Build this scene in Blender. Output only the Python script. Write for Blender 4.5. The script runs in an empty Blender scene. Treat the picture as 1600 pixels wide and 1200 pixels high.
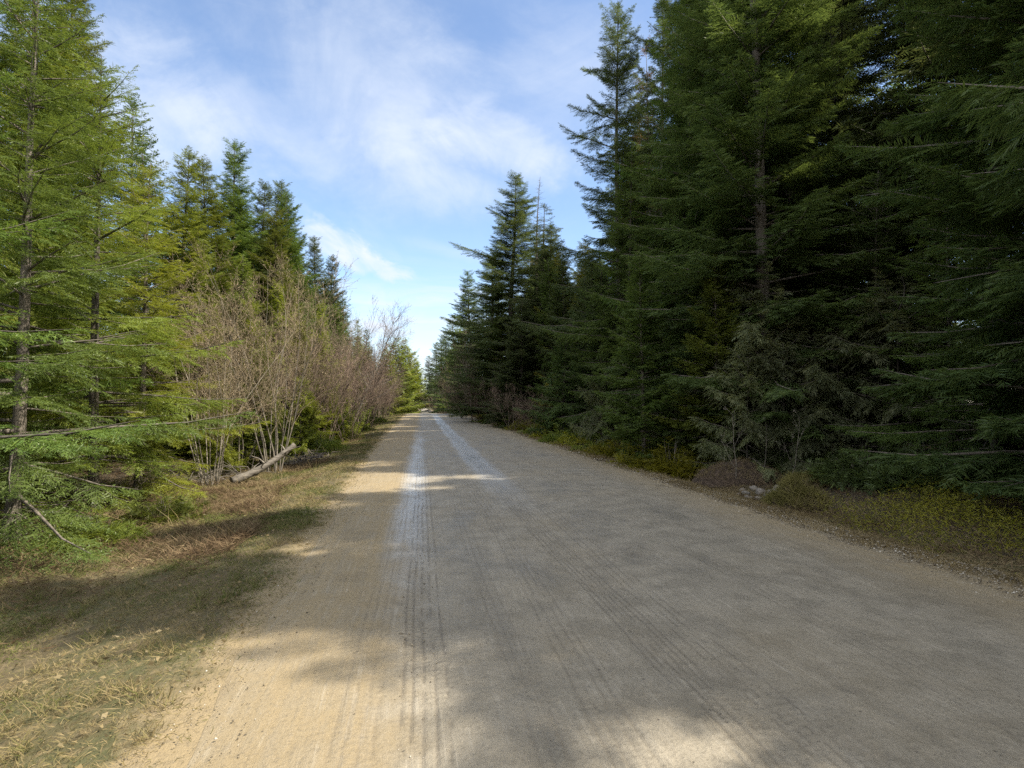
import bpy, math, random
import numpy as np
from mathutils import Vector, Matrix
R = math.radians
S = bpy.context.scene
# ---------------------------------------------------------------- camera
FPX = 901.0                       # focal length in pixels of a 1600 x 1200 frame
YAW = math.atan(142 / FPX)        # the road's vanishing point sits 142 px beside the centre
PIT = math.atan(32 / FPX)
EYE = np.array([0.0, 0.0, 1.6])
cam_d = bpy.data.cameras.new('camera'); cam = bpy.data.objects.new('camera', cam_d)
S.collection.objects.link(cam); S.camera = cam
cam_d.sensor_width = 36; cam_d.lens = 36 * FPX / 1600; cam_d.clip_start = 0.05; cam_d.clip_end = 3000
cam.location = EYE
fw = Vector((math.sin(YAW) * math.cos(PIT), math.cos(YAW) * math.cos(PIT), math.sin(PIT)))
cam.rotation_euler = fw.to_track_quat('-Z', 'Y').to_euler()
_r = np.array([math.cos(YAW), -math.sin(YAW), 0.0]); _f = np.array(fw); _u = np.cross(_r, _f)
def ray(px, py):
    d = _f + _r * (px - 800) / FPX + _u * (600 - py) / FPX
    return d
def gx(px, Y):                    # X on the ground under pixel column px at distance Y along the road
    d = ray(px, 632); return d[0] / d[1] * Y
def on_ground(px, py):
    d = ray(px, py); t = -1.6 / d[2]
    for _ in range(12): t = (float(gz(d[0] * t, d[1] * t)) - 1.6) / d[2]
    return d[0] * t, d[1] * t
def top_z(px, py, X, Y):          # height of a point at (X,Y) seen at row py
    d = ray(px, py); return 1.6 + d[2] / d[1] * Y
# ---------------------------------------------------------------- light
SUN_AZ, SUN_EL = 110.0, 51.0       # azimuth clockwise from the road direction
S.view_settings.view_transform = 'Standard'; S.view_settings.look = 'None'
S.view_settings.exposure = 1.56; S.view_settings.gamma = 1.0
sv = Vector((math.sin(R(SUN_AZ)) * math.cos(R(SUN_EL)), math.cos(R(SUN_AZ)) * math.cos(R(SUN_EL)), math.sin(R(SUN_EL))))
sl = bpy.data.lights.new('sun', 'SUN'); sun = bpy.data.objects.new('sun', sl); S.collection.objects.link(sun)
sl.energy = 2.9; sl.angle = R(0.55); sl.color = (1.0, 0.90, 0.74)
sun.rotation_euler = sv.to_track_quat('Z', 'Y').to_euler(); sun.location = (20, 0, 40)
S.cycles.use_denoising = False
S.cycles.max_bounces = 6; S.cycles.diffuse_bounces = 4; S.cycles.glossy_bounces = 2
S.cycles.transmission_bounces = 3; S.cycles.transparent_max_bounces = 4
S.cycles.sample_clamp_indirect = 6

class NT:
    """small helper for node trees"""
    def __init__(s, t): s.t = t; t.nodes.clear()
    def n(s, typ, **k):
        o = s.t.nodes.new(typ)
        for a, b in k.items(): setattr(o, a, b)
        return o
    def l(s, a, b): s.t.links.new(a, b)
    def put(s, sock, v):
        if v is None: return
        if hasattr(v, 'is_output'): s.l(v, sock)
        else:
            if isinstance(v, tuple) and len(v) == 3 and sock.type == 'RGBA': v = v + (1,)
            sock.default_value = v
    def m(s, op, a, b=None, c=None, clamp=False):
        o = s.n('ShaderNodeMath', operation=op, use_clamp=clamp)
        for i, v in enumerate((a, b, c)): s.put(o.inputs[i], v) if v is not None else None
        return o.outputs[0]
    def vm(s, op, a, b=None):
        o = s.n('ShaderNodeVectorMath', operation=op)
        s.put(o.inputs[0], a)
        if b is not None: s.put(o.inputs[1], b)
        return o.outputs[0]
    def xyz(s, x=0.0, y=0.0, z=0.0):
        o = s.n('ShaderNodeCombineXYZ')
        for i, v in enumerate((x, y, z)): s.put(o.inputs[i], v)
        return o.outputs[0]
    def sep(s, v):
        o = s.n('ShaderNodeSeparateXYZ'); s.l(v, o.inputs[0]); return o.outputs
    def noise(s, vec, scale=1.0, detail=4.0, rough=0.55, dist=0.0, color=False):
        o = s.n('ShaderNodeTexNoise'); s.put(o.inputs['Vector'], vec)
        o.inputs['Scale'].default_value = scale; o.inputs['Detail'].default_value = detail
        o.inputs['Roughness'].default_value = rough; o.inputs['Distortion'].default_value = dist
        return o.outputs['Color' if color else 'Fac']
    def sm(s, v, a, b, lo=0.0, hi=1.0):
        o = s.n('ShaderNodeMapRange', interpolation_type='SMOOTHSTEP')
        s.put(o.inputs['Value'], v); o.inputs['From Min'].default_value = a; o.inputs['From Max'].default_value = b
        o.inputs['To Min'].default_value = lo; o.inputs['To Max'].default_value = hi
        return o.outputs['Result']
    def mix(s, f, a, b):
        o = s.n('ShaderNodeMix', data_type='RGBA'); s.put(o.inputs[0], f); s.put(o.inputs[6], a); s.put(o.inputs[7], b)
        return o.outputs[2]
    def ramp(s, f, stops):
        o = s.n('ShaderNodeValToRGB'); s.put(o.inputs[0], f); e = o.color_ramp.elements
        while len(e) < len(stops): e.new(0.5)
        for q, (p, c) in zip(e, stops): q.position = p; q.color = c + (1,)
        return o.outputs[0]

# ---------------------------------------------------------------- sky
W = bpy.data.worlds.new('World'); S.world = W; W.use_nodes = True
def build_world():
    T = NT(W.node_tree)
    sky = T.n('ShaderNodeTexSky'); sky.sky_type = 'NISHITA'; sky.sun_disc = False
    sky.sun_elevation = R(SUN_EL); sky.sun_rotation = R(SUN_AZ); sky.altitude = 600
    sky.air_density = 1.0; sky.dust_density = 0.6; sky.ozone_density = 1.6
    d = T.n('ShaderNodeTexCoord').outputs['Generated']
    x, y, z = T.sep(d)
    ys = T.m('MAXIMUM', y, 0.08); u = T.m('DIVIDE', x, ys); v = T.m('DIVIDE', z, ys)
    zs = T.m('MAXIMUM', z, 0.04)
    flat = T.xyz(T.m('DIVIDE', x, zs), T.m('DIVIDE', y, zs), 0.0)     # clouds lie on a level layer
    w1 = T.noise(flat, 0.55, 6, 0.6, 0.6); w2 = T.noise(T.vm('MULTIPLY', flat, (1.0, 0.32, 1)), 1.6, 8, 0.62, 1.2)
    w3 = T.noise(T.xyz(u, v, 3.0), 5.0, 9, 0.68, 0.3)
    w4 = T.noise(T.xyz(T.m('MULTIPLY', u, 0.6), v, 8.0), 14.0, 8, 0.62, 0.8)
    def blob(px, py, rx, ry, ang, soft=0.9, warp=0.35, amp=1.0):
        r = ray(px, py); u0, v0 = r[0] / r[1], r[2] / r[1]
        du = T.m('SUBTRACT', u, u0); dv = T.m('SUBTRACT', v, v0)
        c, s_ = math.cos(R(ang)), math.sin(R(ang))
        a = T.m('DIVIDE', T.m('ADD', T.m('MULTIPLY', du, c), T.m('MULTIPLY', dv, s_)), rx / FPX)
        b = T.m('DIVIDE', T.m('SUBTRACT', T.m('MULTIPLY', dv, c), T.m('MULTIPLY', du, s_)), ry / FPX)
        q = T.m('SQRT', T.m('ADD', T.m('MULTIPLY', a, a), T.m('MULTIPLY', b, b)))
        q = T.m('ADD', q, T.m('MULTIPLY', T.m('SUBTRACT', w3, 0.5), warp * 4)); q = T.m('ADD', q, T.m('MULTIPLY', T.m('SUBTRACT', w4, 0.5), 3.2 if rx < 60 else 0.9))
        return T.m('MULTIPLY', T.sm(q, 1.0 + soft * 0.6, 1.0 - soft * 0.7), amp)
    bl = [blob(590, 150, 190, 120, -25, 1.1, 0.4, 0.62), blob(740, 215, 150, 55, -12, 1.0, 0.5, 0.75), blob(690, 290, 110, 45, -5, 1.0, 0.4, 0.55),
          blob(430, 190, 130, 40, -35, 1.1, 0.4, 0.55), blob(520, 378, 50, 20, -32, 0.8, 0.35, 0.8), blob(578, 415, 55, 15, -14, 0.8, 0.4, 0.85),
          blob(905, 130, 130, 110, 20, 1.2, 0.5, 0.4), blob(120, 150, 260, 110, -10, 1.1, 0.5, 0.7), blob(640, 505, 300, 30, 0, 1.1, 0.25, 0.35),
          blob(640, 565, 600, 45, 0, 1.0, 0.2, 0.6), blob(730, 400, 90, 10, -12, 1.2, 0.5, 0.25)]
    acc = bl[0]
    for b in bl[1:]: acc = T.m('MAXIMUM', acc, b)
    w5 = T.noise(T.xyz(T.m('MULTIPLY', u, 2.2), T.m('MULTIPLY', v, 17.0), 2.0), 1.0, 6, 0.6, 0.5)
    band_ = T.m('MULTIPLY', T.m('MULTIPLY', T.sm(v, 0.03, 0.08), T.sm(v, 0.26, 0.15)), T.sm(w5, 0.40, 0.62, 0.0, 0.85)); acc = T.m('MAXIMUM', acc, band_)
    tex = T.m('ADD', T.m('MULTIPLY', w2, 0.9), T.m('MULTIPLY', w1, 0.6))
    front = T.sm(y, 0.05, 0.2)
    base = T.m('MULTIPLY', T.sm(w1, 0.40, 0.75), 0.5)
    acc = T.m('MULTIPLY', acc, front)
    cov = T.m('ADD', T.m('MULTIPLY', acc, T.sm(tex, 0.45, 0.92, 0.22, 1.0)), T.m('ADD', T.m('MULTIPLY', base, T.sm(tex, 0.6, 1.0)), 0.02), clamp=True)
    fill_cloud = T.m('MAXIMUM', T.sm(y, 0.42, 0.10), T.sm(z, 0.66, 0.85))           # unseen brighter cloud added behind and overhead as neutral fill light
    cov = T.m('MAXIMUM', cov, T.m('MULTIPLY', fill_cloud, T.sm(tex, 0.45, 0.80, 0.55, 1.0)))
    col = T.mix(cov, sky.outputs[0], T.mix(fill_cloud, (3.35, 3.65, 4.15), (4.7, 4.75, 4.9)))
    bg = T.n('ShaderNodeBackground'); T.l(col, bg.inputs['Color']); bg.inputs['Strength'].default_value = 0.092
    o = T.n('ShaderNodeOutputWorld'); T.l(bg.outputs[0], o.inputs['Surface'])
build_world()

# ---------------------------------------------------------------- helpers
def mat(name):
    m = bpy.data.materials.new(name); m.use_nodes = True; return m, NT(m.node_tree)
def mesh_np(name, V, faces_idx, k, material=None, smooth=False):
    """V (n,3); faces_idx (m*k) flat vertex indices, k corners per face"""
    me = bpy.data.meshes.new(name); V = np.asarray(V, np.float32); F = np.asarray(faces_idx, np.int32).ravel()
    me.vertices.add(len(V)); me.vertices.foreach_set('co', V.ravel())
    me.loops.add(len(F)); me.loops.foreach_set('vertex_index', F)
    nf = len(F) // k
    me.polygons.add(nf); me.polygons.foreach_set('loop_start', np.arange(nf, dtype=np.int32) * k)
    if smooth: me.polygons.foreach_set('use_smooth', np.ones(nf, bool))
    me.update(calc_edges=True)
    if material: me.materials.append(material)
    return me
def link(name, me, parent=None, tint=None):
    o = bpy.data.objects.new(name, me); S.collection.objects.link(o)
    if parent: o.parent = parent
    if tint: o.color = tuple(tint) + (1,)
    return o
def tag(o, label=None, cat=None, group=None, kind=None):
    if label: o['label'] = label
    if cat: o['category'] = cat
    if group: o['group'] = group
    if kind: o['kind'] = kind
    return o
def norm(a): return a / np.maximum(np.linalg.norm(a, axis=-1, keepdims=True), 1e-9)

class Tubes:
    """collects tapered tubes into one mesh"""
    def __init__(s): s.V = []; s.F = []; s.n = 0
    def add(s, P, rad, k=4, cap=False):
        P = np.asarray(P, float); rad = np.asarray(rad, float)
        T_ = norm(np.gradient(P, axis=0)); ref = np.array([0, 0, 1.0]) if abs(T_[0][2]) < .9 else np.array([1.0, 0, 0])
        A = norm(np.cross(T_, ref)); B = np.cross(T_, A)
        th = np.arange(k) * 2 * math.pi / k
        ring = A[:, None] * np.cos(th)[None, :, None] + B[:, None] * np.sin(th)[None, :, None]
        V = (P[:, None] + ring * rad[:, None, None]).reshape(-1, 3)
        i = np.arange(len(P) - 1)[:, None] * k; j = np.arange(k)[None]; j2 = (j + 1) % k
        F = np.stack([i + j, i + j2, i + j2 + k, i + j + k], -1).reshape(-1, 4) + s.n
        s.V.append(V); s.F.append(F); s.n += len(V)
        if cap:
            for e in (0, len(P) - 1):
                c = P[e] + (T_[e] * rad[e] * 0.15 * (1 if e else -1))
                b = s.n; s.V.append(c[None]); s.n += 1
                base = b - (len(P) * k if e == 0 else k) if e else b - len(P) * k
                if e: base = b - 1 - k
                for q in range(0, k):
                    s.F.append(np.array([[b, base + q, base + (q + 1) % k, b]]) if False else np.array([[base + q, base + (q + 1) % k, b, b]])[:, :4])
    def mesh(s, name, material, smooth=True):
        V = np.concatenate(s.V); F = np.concatenate(s.F)
        return mesh_np(name, V, F, 4, material, smooth)

def kites(P, D, L, Wd, N, bend=0.0, mid=0.45):
    """kite blades: base P, direction D, length L, width Wd, face normal hint N"""
    B = norm(np.cross(D, N)); U = np.cross(B, D)
    L = np.asarray(L)[:, None]; Wd = np.asarray(Wd)[:, None]
    m_ = P + D * L * mid + U * L * bend * 0.5
    t = P + D * L - U * L * bend
    return np.stack([P, m_ + B * Wd / 2, t, m_ - B * Wd / 2], 1).reshape(-1, 3)

# ---------------------------------------------------------------- spray templates
def spray_template(rs, L, sp, side, w, a0, a1, droop, twist, ragged=0.25, stemw=0.012):
    P, D, LL, WW, NN = [], [], [], [], []
    n = max(3, int(L / sp))
    for i in range(n):
        t = (i + 0.6) / n; x = t * L
        z = -droop * t * t * L
        for s_ in (-1, 1):
            if rs.random() < 0.06: continue
            a = R(a0 + (a1 - a0) * t + rs.normal() * 7)
            l = side * (1 - 0.78 * t) * (0.55 + 0.9 * min(1, t * 4)) * (1 + ragged * rs.normal()) + 0.02
            l = max(l, 0.025)
            d = np.array([math.cos(a), s_ * math.sin(a), -droop * 1.2 * t + rs.normal() * 0.13 - droop * 0.4])
            tw = rs.normal() * R(twist)
            nn = np.array([0, math.sin(tw) * 1.0, math.cos(tw)])
            P.append((x, 0, z)); D.append(d / np.linalg.norm(d)); LL.append(l); WW.append(w * (0.8 + 0.4 * rs.random())); NN.append(nn)
    P.append((L * 0.82, 0, -droop * 0.7 * L)); D.append(norm(np.array([1, 0, -2 * droop]))); LL.append(L * 0.25); WW.append(w); NN.append((0, 0, 1))
    P.append((0, 0, 0)); D.append(norm(np.array([1, 0, -droop]))); LL.append(L * 0.95); WW.append(stemw); NN.append((0, 0.5, 1))
    return kites(np.array(P, float), np.array(D, float), np.array(LL), np.array(WW), np.array(NN, float), bend=0.04)
def fine_template(rs, L):
    base = spray_template(rs, L, 0.055, 0.09 + L * 0.20, 0.012, 62, 38, 0.14, 40).reshape(-1, 4, 3)
    P, D, LL, WW, NN = [], [], [], [], []
    for q in base:
        a, b = q[0], q[2]; ax = b - a; l = np.linalg.norm(ax)
        if l > L * 0.8: continue
        ax /= l; sd = np.cross(ax, [0, 0, 1.0]); sd /= np.linalg.norm(sd) + 1e-6
        for i in range(max(2, int(l / 0.036))):
            p = a + ax * (i + .5) * 0.036
            for s_ in (-1, 1):
                d = ax * .75 + sd * s_ * .75 + np.array([0, 0, rs.normal() * .5]); P.append(p); D.append(d / np.linalg.norm(d)); LL.append(.036 * (.7 + .6 * rs.random())); WW.append(.011); NN.append((rs.normal() * .5, rs.normal() * .5, 1))
    V = kites(np.array(P), np.array(D), np.array(LL), np.array(WW), np.array(NN), bend=.04)
    return np.concatenate([V, base.reshape(-1, 3)])
def templates(seed, kind):
    rs = np.random.default_rng(seed); out = []
    for L in (0.26, 0.45, 0.75):
        c = []
        for _ in range(3):
            if kind == 'fir':   c.append(spray_template(rs, L, 0.034, 0.09 + L * 0.20, 0.019, 62, 38, 0.10, 40))
            if kind == 'fine':  c.append(fine_template(rs, L))
            if kind == 'firfar': c.append(spray_template(rs, L, 0.10, 0.14 + L * 0.24, 0.055, 62, 38, 0.10, 40))
            if kind == 'hem':   c.append(spray_template(rs, L, 0.032, 0.08 + L * 0.18, 0.016, 58, 40, 0.28, 30))
            if kind == 'cedar': c.append(spray_template(rs, L, 0.032, 0.08 + L * 0.22, 0.019, 50, 32, 0.45, 35, 0.4))
            if kind == 'cedarfar': c.append(spray_template(rs, L, 0.10, 0.14 + L * 0.26, 0.075, 50, 32, 0.40, 40, 0.4))
            if kind == 'frond': c.append(spray_template(rs, L, 0.032, 0.07 + L * 0.17, 0.016, 66, 46, 0.5, 25, 0.15))
        out.append([t_.astype(np.float32) for t_ in c])
    return out
TPL = {k: templates(i + 3, k) for i, k in enumerate(('fir', 'firfar', 'hem', 'cedar', 'cedarfar', 'frond', 'fine'))}
TLEN = np.array([0.26, 0.45, 0.75])
def place_sprays(kind, P, D, L, rs, roll=0.25, upmix=None):
    P = np.asarray(P, np.float32); D = norm(np.asarray(D)).astype(np.float32); L = np.asarray(L, np.float32)
    up = np.tile(np.array([0, 0, 1.0]), (len(P), 1)) + rs.normal(size=P.shape) * roll
    B = norm(np.cross(up, D)).astype(np.float32); U = np.cross(D, B)
    cls = np.argmin(np.abs(np.log(L[:, None] / TLEN[None])), 1); var = rs.integers(0, 3, len(P))
    out = []
    for c in range(3):
        for v in range(3):
            k = np.where((cls == c) & (var == v))[0]
            if not len(k): continue
            T_ = TPL[kind][c][v]; s_ = (L[k] / TLEN[c])[:, None, None]
            q = P[k, None] + s_ * (T_[None, :, 0:1] * D[k, None] + T_[None, :, 1:2] * B[k, None] + T_[None, :, 2:3] * U[k, None])
            out.append(q.reshape(-1, 3))
    return np.concatenate(out)

# ---------------------------------------------------------------- foliage materials
def foliage_mat(name, trans=0.42, gloss=0.018):
    """one leaf material for every plant; each plant's own colour comes from its object colour"""
    m, T = mat(name)
    geo = T.n('ShaderNodeNewGeometry'); oi = T.n('ShaderNodeObjectInfo'); tc = T.n('ShaderNodeTexCoord')
    nz = T.noise(tc.outputs['Object'], 0.8, 3, 0.6)
    f = T.m('ADD', T.m('MULTIPLY', geo.outputs['Random Per Island'], 0.45), T.m('MULTIPLY', nz, 0.75))
    f = T.m('ADD', f, T.m('MULTIPLY', T.m('SUBTRACT', oi.outputs['Random'], 0.5), 0.3)); f = T.m('SUBTRACT', f, 0.1)
    k = T.ramp(f, [(0.0, (0.46, 0.50, 0.62)), (0.45, (1.0, 1.0, 1.0)), (0.8, (1.5, 1.32, 1.2)), (1.0, (1.95, 1.5, 1.75))])
    c = T.vm('MULTIPLY', oi.outputs['Color'], k)
    hs = T.n('ShaderNodeHueSaturation'); T.l(c, hs.inputs['Color'])
    T.l(T.m('ADD', T.m('MULTIPLY', oi.outputs['Random'], 0.035), 0.483), hs.inputs['Hue'])
    T.l(T.m('ADD', T.m('MULTIPLY', T.m('FRACT', T.m('MULTIPLY', oi.outputs['Random'], 7.3)), 0.4), 0.8), hs.inputs['Value'])
    c = hs.outputs[0]
    df = T.n('ShaderNodeBsdfDiffuse'); T.l(c, df.inputs['Color'])
    tr = T.n('ShaderNodeBsdfTranslucent'); tc2 = T.mix(0.5, c, T.vm('MULTIPLY', c, (1.5, 1.35, 0.5))); T.l(tc2, tr.inputs['Color'])
    mx = T.n('ShaderNodeMixShader'); mx.inputs[0].default_value = trans; T.l(df.outputs[0], mx.inputs[1]); T.l(tr.outputs[0], mx.inputs[2])
    gl = T.n('ShaderNodeBsdfGlossy'); gl.inputs['Roughness'].default_value = 0.42; gl.inputs['Color'].default_value = (1, 1, 1, 1)
    m2 = T.n('ShaderNodeMixShader'); m2.inputs[0].default_value = gloss; T.l(mx.outputs[0], m2.inputs[1]); T.l(gl.outputs[0], m2.inputs[2])
    T.l(m2.outputs[0], T.n('ShaderNodeOutputMaterial').inputs[0]); return m
M = {'leaf': foliage_mat('foliage')}
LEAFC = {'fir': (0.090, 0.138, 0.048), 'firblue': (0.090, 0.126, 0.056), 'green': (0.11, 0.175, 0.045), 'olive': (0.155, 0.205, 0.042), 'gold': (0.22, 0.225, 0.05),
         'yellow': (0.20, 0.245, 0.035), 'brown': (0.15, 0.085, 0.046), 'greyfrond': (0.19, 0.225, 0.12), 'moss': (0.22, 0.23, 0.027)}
def bark_mat(name, scale=9, stripes=(1, 1, 0.15), rough=0.85, fixed=None):
    m, T = mat(name); tc = T.n('ShaderNodeTexCoord'); oi = T.n('ShaderNodeObjectInfo')
    n1 = T.noise(T.vm('MULTIPLY', tc.outputs['Object'], stripes), scale, 6, 0.7)
    c = T.mix(T.sm(n1, 0.3, 0.7), (0.4, 0.4, 0.4), (1.25, 1.25, 1.25))
    c = T.vm('MULTIPLY', fixed or oi.outputs['Color'], c)
    hs = T.n('ShaderNodeHueSaturation'); T.l(c, hs.inputs['Color']); T.l(T.m('ADD', T.m('MULTIPLY', oi.outputs['Random'], 0.5), 0.75), hs.inputs['Value'])
    p = T.n('ShaderNodeBsdfPrincipled'); T.l(hs.outputs[0], p.inputs['Base Color']); p.inputs['Roughness'].default_value = rough
    bp = T.n('ShaderNodeBump'); bp.inputs['Distance'].default_value = 0.02; bp.inputs['Strength'].default_value = 0.7; T.l(n1, bp.inputs['Height']); T.l(bp.outputs[0], p.inputs['Normal'])
    T.l(p.outputs[0], T.n('ShaderNodeOutputMaterial').inputs[0]); return m
M['wood'] = bark_mat('bark'); M['log'] = bark_mat('weathered_wood', 22, (0.25, 0.25, 1), fixed=(0.20, 0.18, 0.155)); M['deadwood'] = bark_mat('dead_wood', fixed=(0.15, 0.13, 0.11))
WOODC = {'bark': (0.155, 0.135, 0.115), 'pale': (0.30, 0.27, 0.225), 'darkstem': (0.21, 0.165, 0.13), 'twig': (0.235, 0.17, 0.13), 'tantwig': (0.29, 0.23, 0.15)}

# ---------------------------------------------------------------- conifer builder
def conifer(name, H, cb, Rm, kind, seed, whorl=0.36, per=5, spc=0.115, droop=0.18, shape=0.85, e0=-8, e1=38,
            irregular=0.25, long_p=0.06, dead_below=None, trunk_r=None, gaps=0.1, lean=0.02, spray_f=0.42, deadtop=0):
    rs = np.random.default_rng(seed)
    tr = Tubes(); trunk_r = trunk_r or H * 0.011
    hs = np.linspace(0, H, 16); sway = rs.normal(size=2) * lean
    ph = rs.random(2) * 6
    def tx(h): return np.array([sway[0] * h + 0.05 * math.sin(h * 0.5 + ph[0]), sway[1] * h + 0.05 * math.sin(h * 0.43 + ph[1]), h])
    off = tx(0) * 1.0
    tr.add([tx(h) - off * [1, 1, 0] for h in hs] , [max(0.008, trunk_r * (1 - h / H) ** 0.8 + (0.35 * trunk_r if h == 0 else 0)) for h in hs], 8)
    P, D, L = [], [], []
    h = cb; az = rs.random() * 6
    crown_gap = rs.random(8)
    while h < H - 0.25:
        t = (h - cb) / (H - cb)
        env = Rm * (1 - t) ** shape * min(1, 0.72 + t * 2.2) + 0.12
        for j in range(per if t < 0.92 else per - 1):
            az += 2.399 + rs.normal() * 0.25
            if rs.random() < gaps: continue
            bl = env * (1 + irregular * rs.normal() * 0.6)
            if rs.random() < long_p: bl *= 1.35
            if rs.random() < 0.25: bl *= 0.55
            bl = max(bl, 0.15)
            hh = h + rs.normal() * whorl * 0.3
            e = R(e0 + (e1 - e0) * t ** 0.8 + rs.normal() * 7)
            dr = droop * (1 - 0.6 * t) * (0.7 + 0.6 * rs.random()); side = rs.normal() * 0.12
            hd = np.array([math.cos(az), math.sin(az), 0]); sd = np.array([-hd[1], hd[0], 0])
            o = tx(min(hh, H - 0.1)) - off * [1, 1, 0]
            up = 0.10 if kind.startswith('cedar') else 0.05
            def pt(s_): return o + hd * (bl * s_ * math.cos(e)) + sd * side * bl * s_ * s_ + np.array([0, 0, bl * (s_ * math.sin(e) - dr * s_ * s_ + (dr * 0.5 + up) * s_ ** 4)])
            ss = np.array([0, 0.35, 0.7, 1.0]); pp = np.array([pt(q) for q in ss])
            r0 = 0.010 + bl * 0.010
            tr.add(pp, [r0, r0 * .7, r0 * .4, 0.003], 3)
            if deadtop and t > 1 - deadtop: 
                continue
            n = max(2, int(bl * 0.9 / spc)); s0 = 0.10 + 0.25 * (1 - t) * (0.5 + 0.5 * rs.random()) if bl > 0.8 else 0.08
            sv_ = s0 + (1 - s0) * (np.arange(n) + rs.random(n) * 0.6) / n
            for q in sv_:
                p = pt(q); tg = pt(min(1.02, q + 0.03)) - pt(q - 0.03); tg /= np.linalg.norm(tg)
                for sgn in ((-1, 1) if rs.random() < 0.8 else (rs.choice([-1, 1]),)):
                    a = R(68 - 38 * q + rs.normal() * 9) * sgn
                    ca, sa = math.cos(a), math.sin(a)
                    d = np.array([tg[0] * ca - tg[1] * sa, tg[0] * sa + tg[1] * ca, tg[2] * ca - 0.08 + rs.normal() * 0.12 - dr * 0.5])
                    P.append(p); D.append(d); L.append(np.clip((1 - q) * bl * spray_f + 0.17, 0.16, 0.85) * (0.8 + 0.4 * rs.random()))
            P.append(pt(0.93)); D.append(pt(1.0) - pt(0.93)); L.append(0.28)
        h += whorl * (0.75 + 0.5 * rs.random()) * (1 - 0.35 * t)
    if not deadtop:
        for a in range(4): P.append(tx(H - 0.45) - off * [1, 1, 0]); D.append(np.array([rs.normal() * .25, rs.normal() * .25, 1])); L.append(0.36)
    # bare dead limbs below the crown and inside it
    db = cb if dead_below is None else dead_below
    for _ in range(int(db * 4) + 4):
        hh = 0.5 + rs.random() * (db + 1.0); a = rs.random() * 6.28; bl = (0.5 + rs.random() * 1.0) * min(1, Rm * .6)
        o = tx(hh) - off * [1, 1, 0]; hd = np.array([math.cos(a), math.sin(a), 0])
        pp = [o, o + hd * bl * .5 + [0, 0, bl * (.05 - .2 * rs.random())], o + hd * bl + [rs.normal() * .15, rs.normal() * .15, -bl * .35 * rs.random()]]
        tr.add(pp, [0.012, 0.008, 0.003], 3)
    V = place_sprays(kind, P, D, L, rs)
    crown = mesh_np(name + '_crown', V, np.arange(len(V)), 4)
    trunk = tr.mesh(name + '_trunk', None)
    crown.materials.append(M['leaf']); trunk.materials.append(M['wood'])
    return {'crown': crown, 'trunk': trunk, 'H': H, 'R': Rm}

V_ = {}
V_['fir1'] = conifer('fir1', 20, 1.4, 3.9, 'fir', 11, whorl=0.44, irregular=0.30, per=6, spc=0.125, shape=0.72, droop=0.22)
V_['fir2'] = conifer('fir2', 20, 2.0, 3.7, 'fir', 12, whorl=0.50, per=5, irregular=0.5, long_p=0.14, gaps=0.22, droop=0.30, shape=0.68)
V_['fir3'] = conifer('fir3', 14, 0.6, 3.0, 'fir', 13, whorl=0.38, per=6, irregular=0.3, shape=0.75)
V_['fir4'] = conifer('fir4', 14, 0.8, 2.6, 'fir', 14, whorl=0.36, per=6, irregular=0.32, e1=45, shape=0.78)
V_['hem1'] = conifer('hem1', 16, 1.0, 3.0, 'hem', 15, trunk_r=.12, whorl=0.40, per=6, spc=0.11, shape=0.75, droop=0.32, irregular=0.35)
V_['young1'] = conifer('young1', 7, 0.25, 1.7, 'fir', 16, whorl=0.27, per=5, spc=0.09, droop=0.15, shape=0.9, e0=2)
V_['young2'] = conifer('young2', 6, 0.2, 1.6, 'hem', 17, whorl=0.25, per=5, spc=0.085, droop=0.28, shape=0.9, e0=8, irregular=0.4)
V_['cedar1'] = conifer('cedar1', 14, 0.5, 2.8, 'cedar', 18, whorl=0.40, per=5, spc=0.12, droop=0.45, shape=0.8, e0=5, e1=50, irregular=0.45, gaps=0.15)
V_['cedar2'] = conifer('cedar2', 6, 0.2, 1.6, 'cedar', 19, whorl=0.28, per=5, spc=0.10, droop=0.4, shape=0.8, e0=12, e1=50, irregular=0.4)
V_['far1'] = conifer('far1', 18, 0.8, 3.6, 'firfar', 20, whorl=0.50, per=6, spc=0.22, irregular=0.35, shape=.72)
V_['far2'] = conifer('far2', 18, 0.8, 3.2, 'firfar', 21, whorl=0.50, per=5, spc=0.20, irregular=0.5, gaps=0.15, shape=.7)
V_['farcedar'] = conifer('farcedar', 16, 0.3, 3.6, 'cedarfar', 22, whorl=0.45, per=6, spc=0.22, droop=0.4, e0=8, e1=50, irregular=0.5, shape=0.65)
V_['sparse'] = conifer('sparse', 17, 3.0, 2.6, 'fir', 23, whorl=0.50, per=4, spc=0.15, gaps=0.3, shape=.7, irregular=0.6, e1=20)
V_['snag'] = conifer('snag', 19, 12, 0.7, 'firfar', 24, whorl=0.25, per=4, spc=0.5, gaps=0.1, irregular=0.4, deadtop=0.9, e0=10, e1=20, trunk_r=0.12)
V_['near1'] = conifer('near1', 10, 0.5, 2.6, 'fine', 27, whorl=0.42, per=5, spc=0.21, droop=0.2, shape=0.75, irregular=0.35, gaps=.12)
V_['frondy'] = conifer('frondy', 3.6, 0.5, 1.7, 'frond', 25, whorl=0.28, per=3, spc=0.085, droop=0.55, shape=0.45, e0=18, e1=50, irregular=0.4, gaps=0.1, trunk_r=0.022, lean=0.05, spray_f=0.40)

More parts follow.
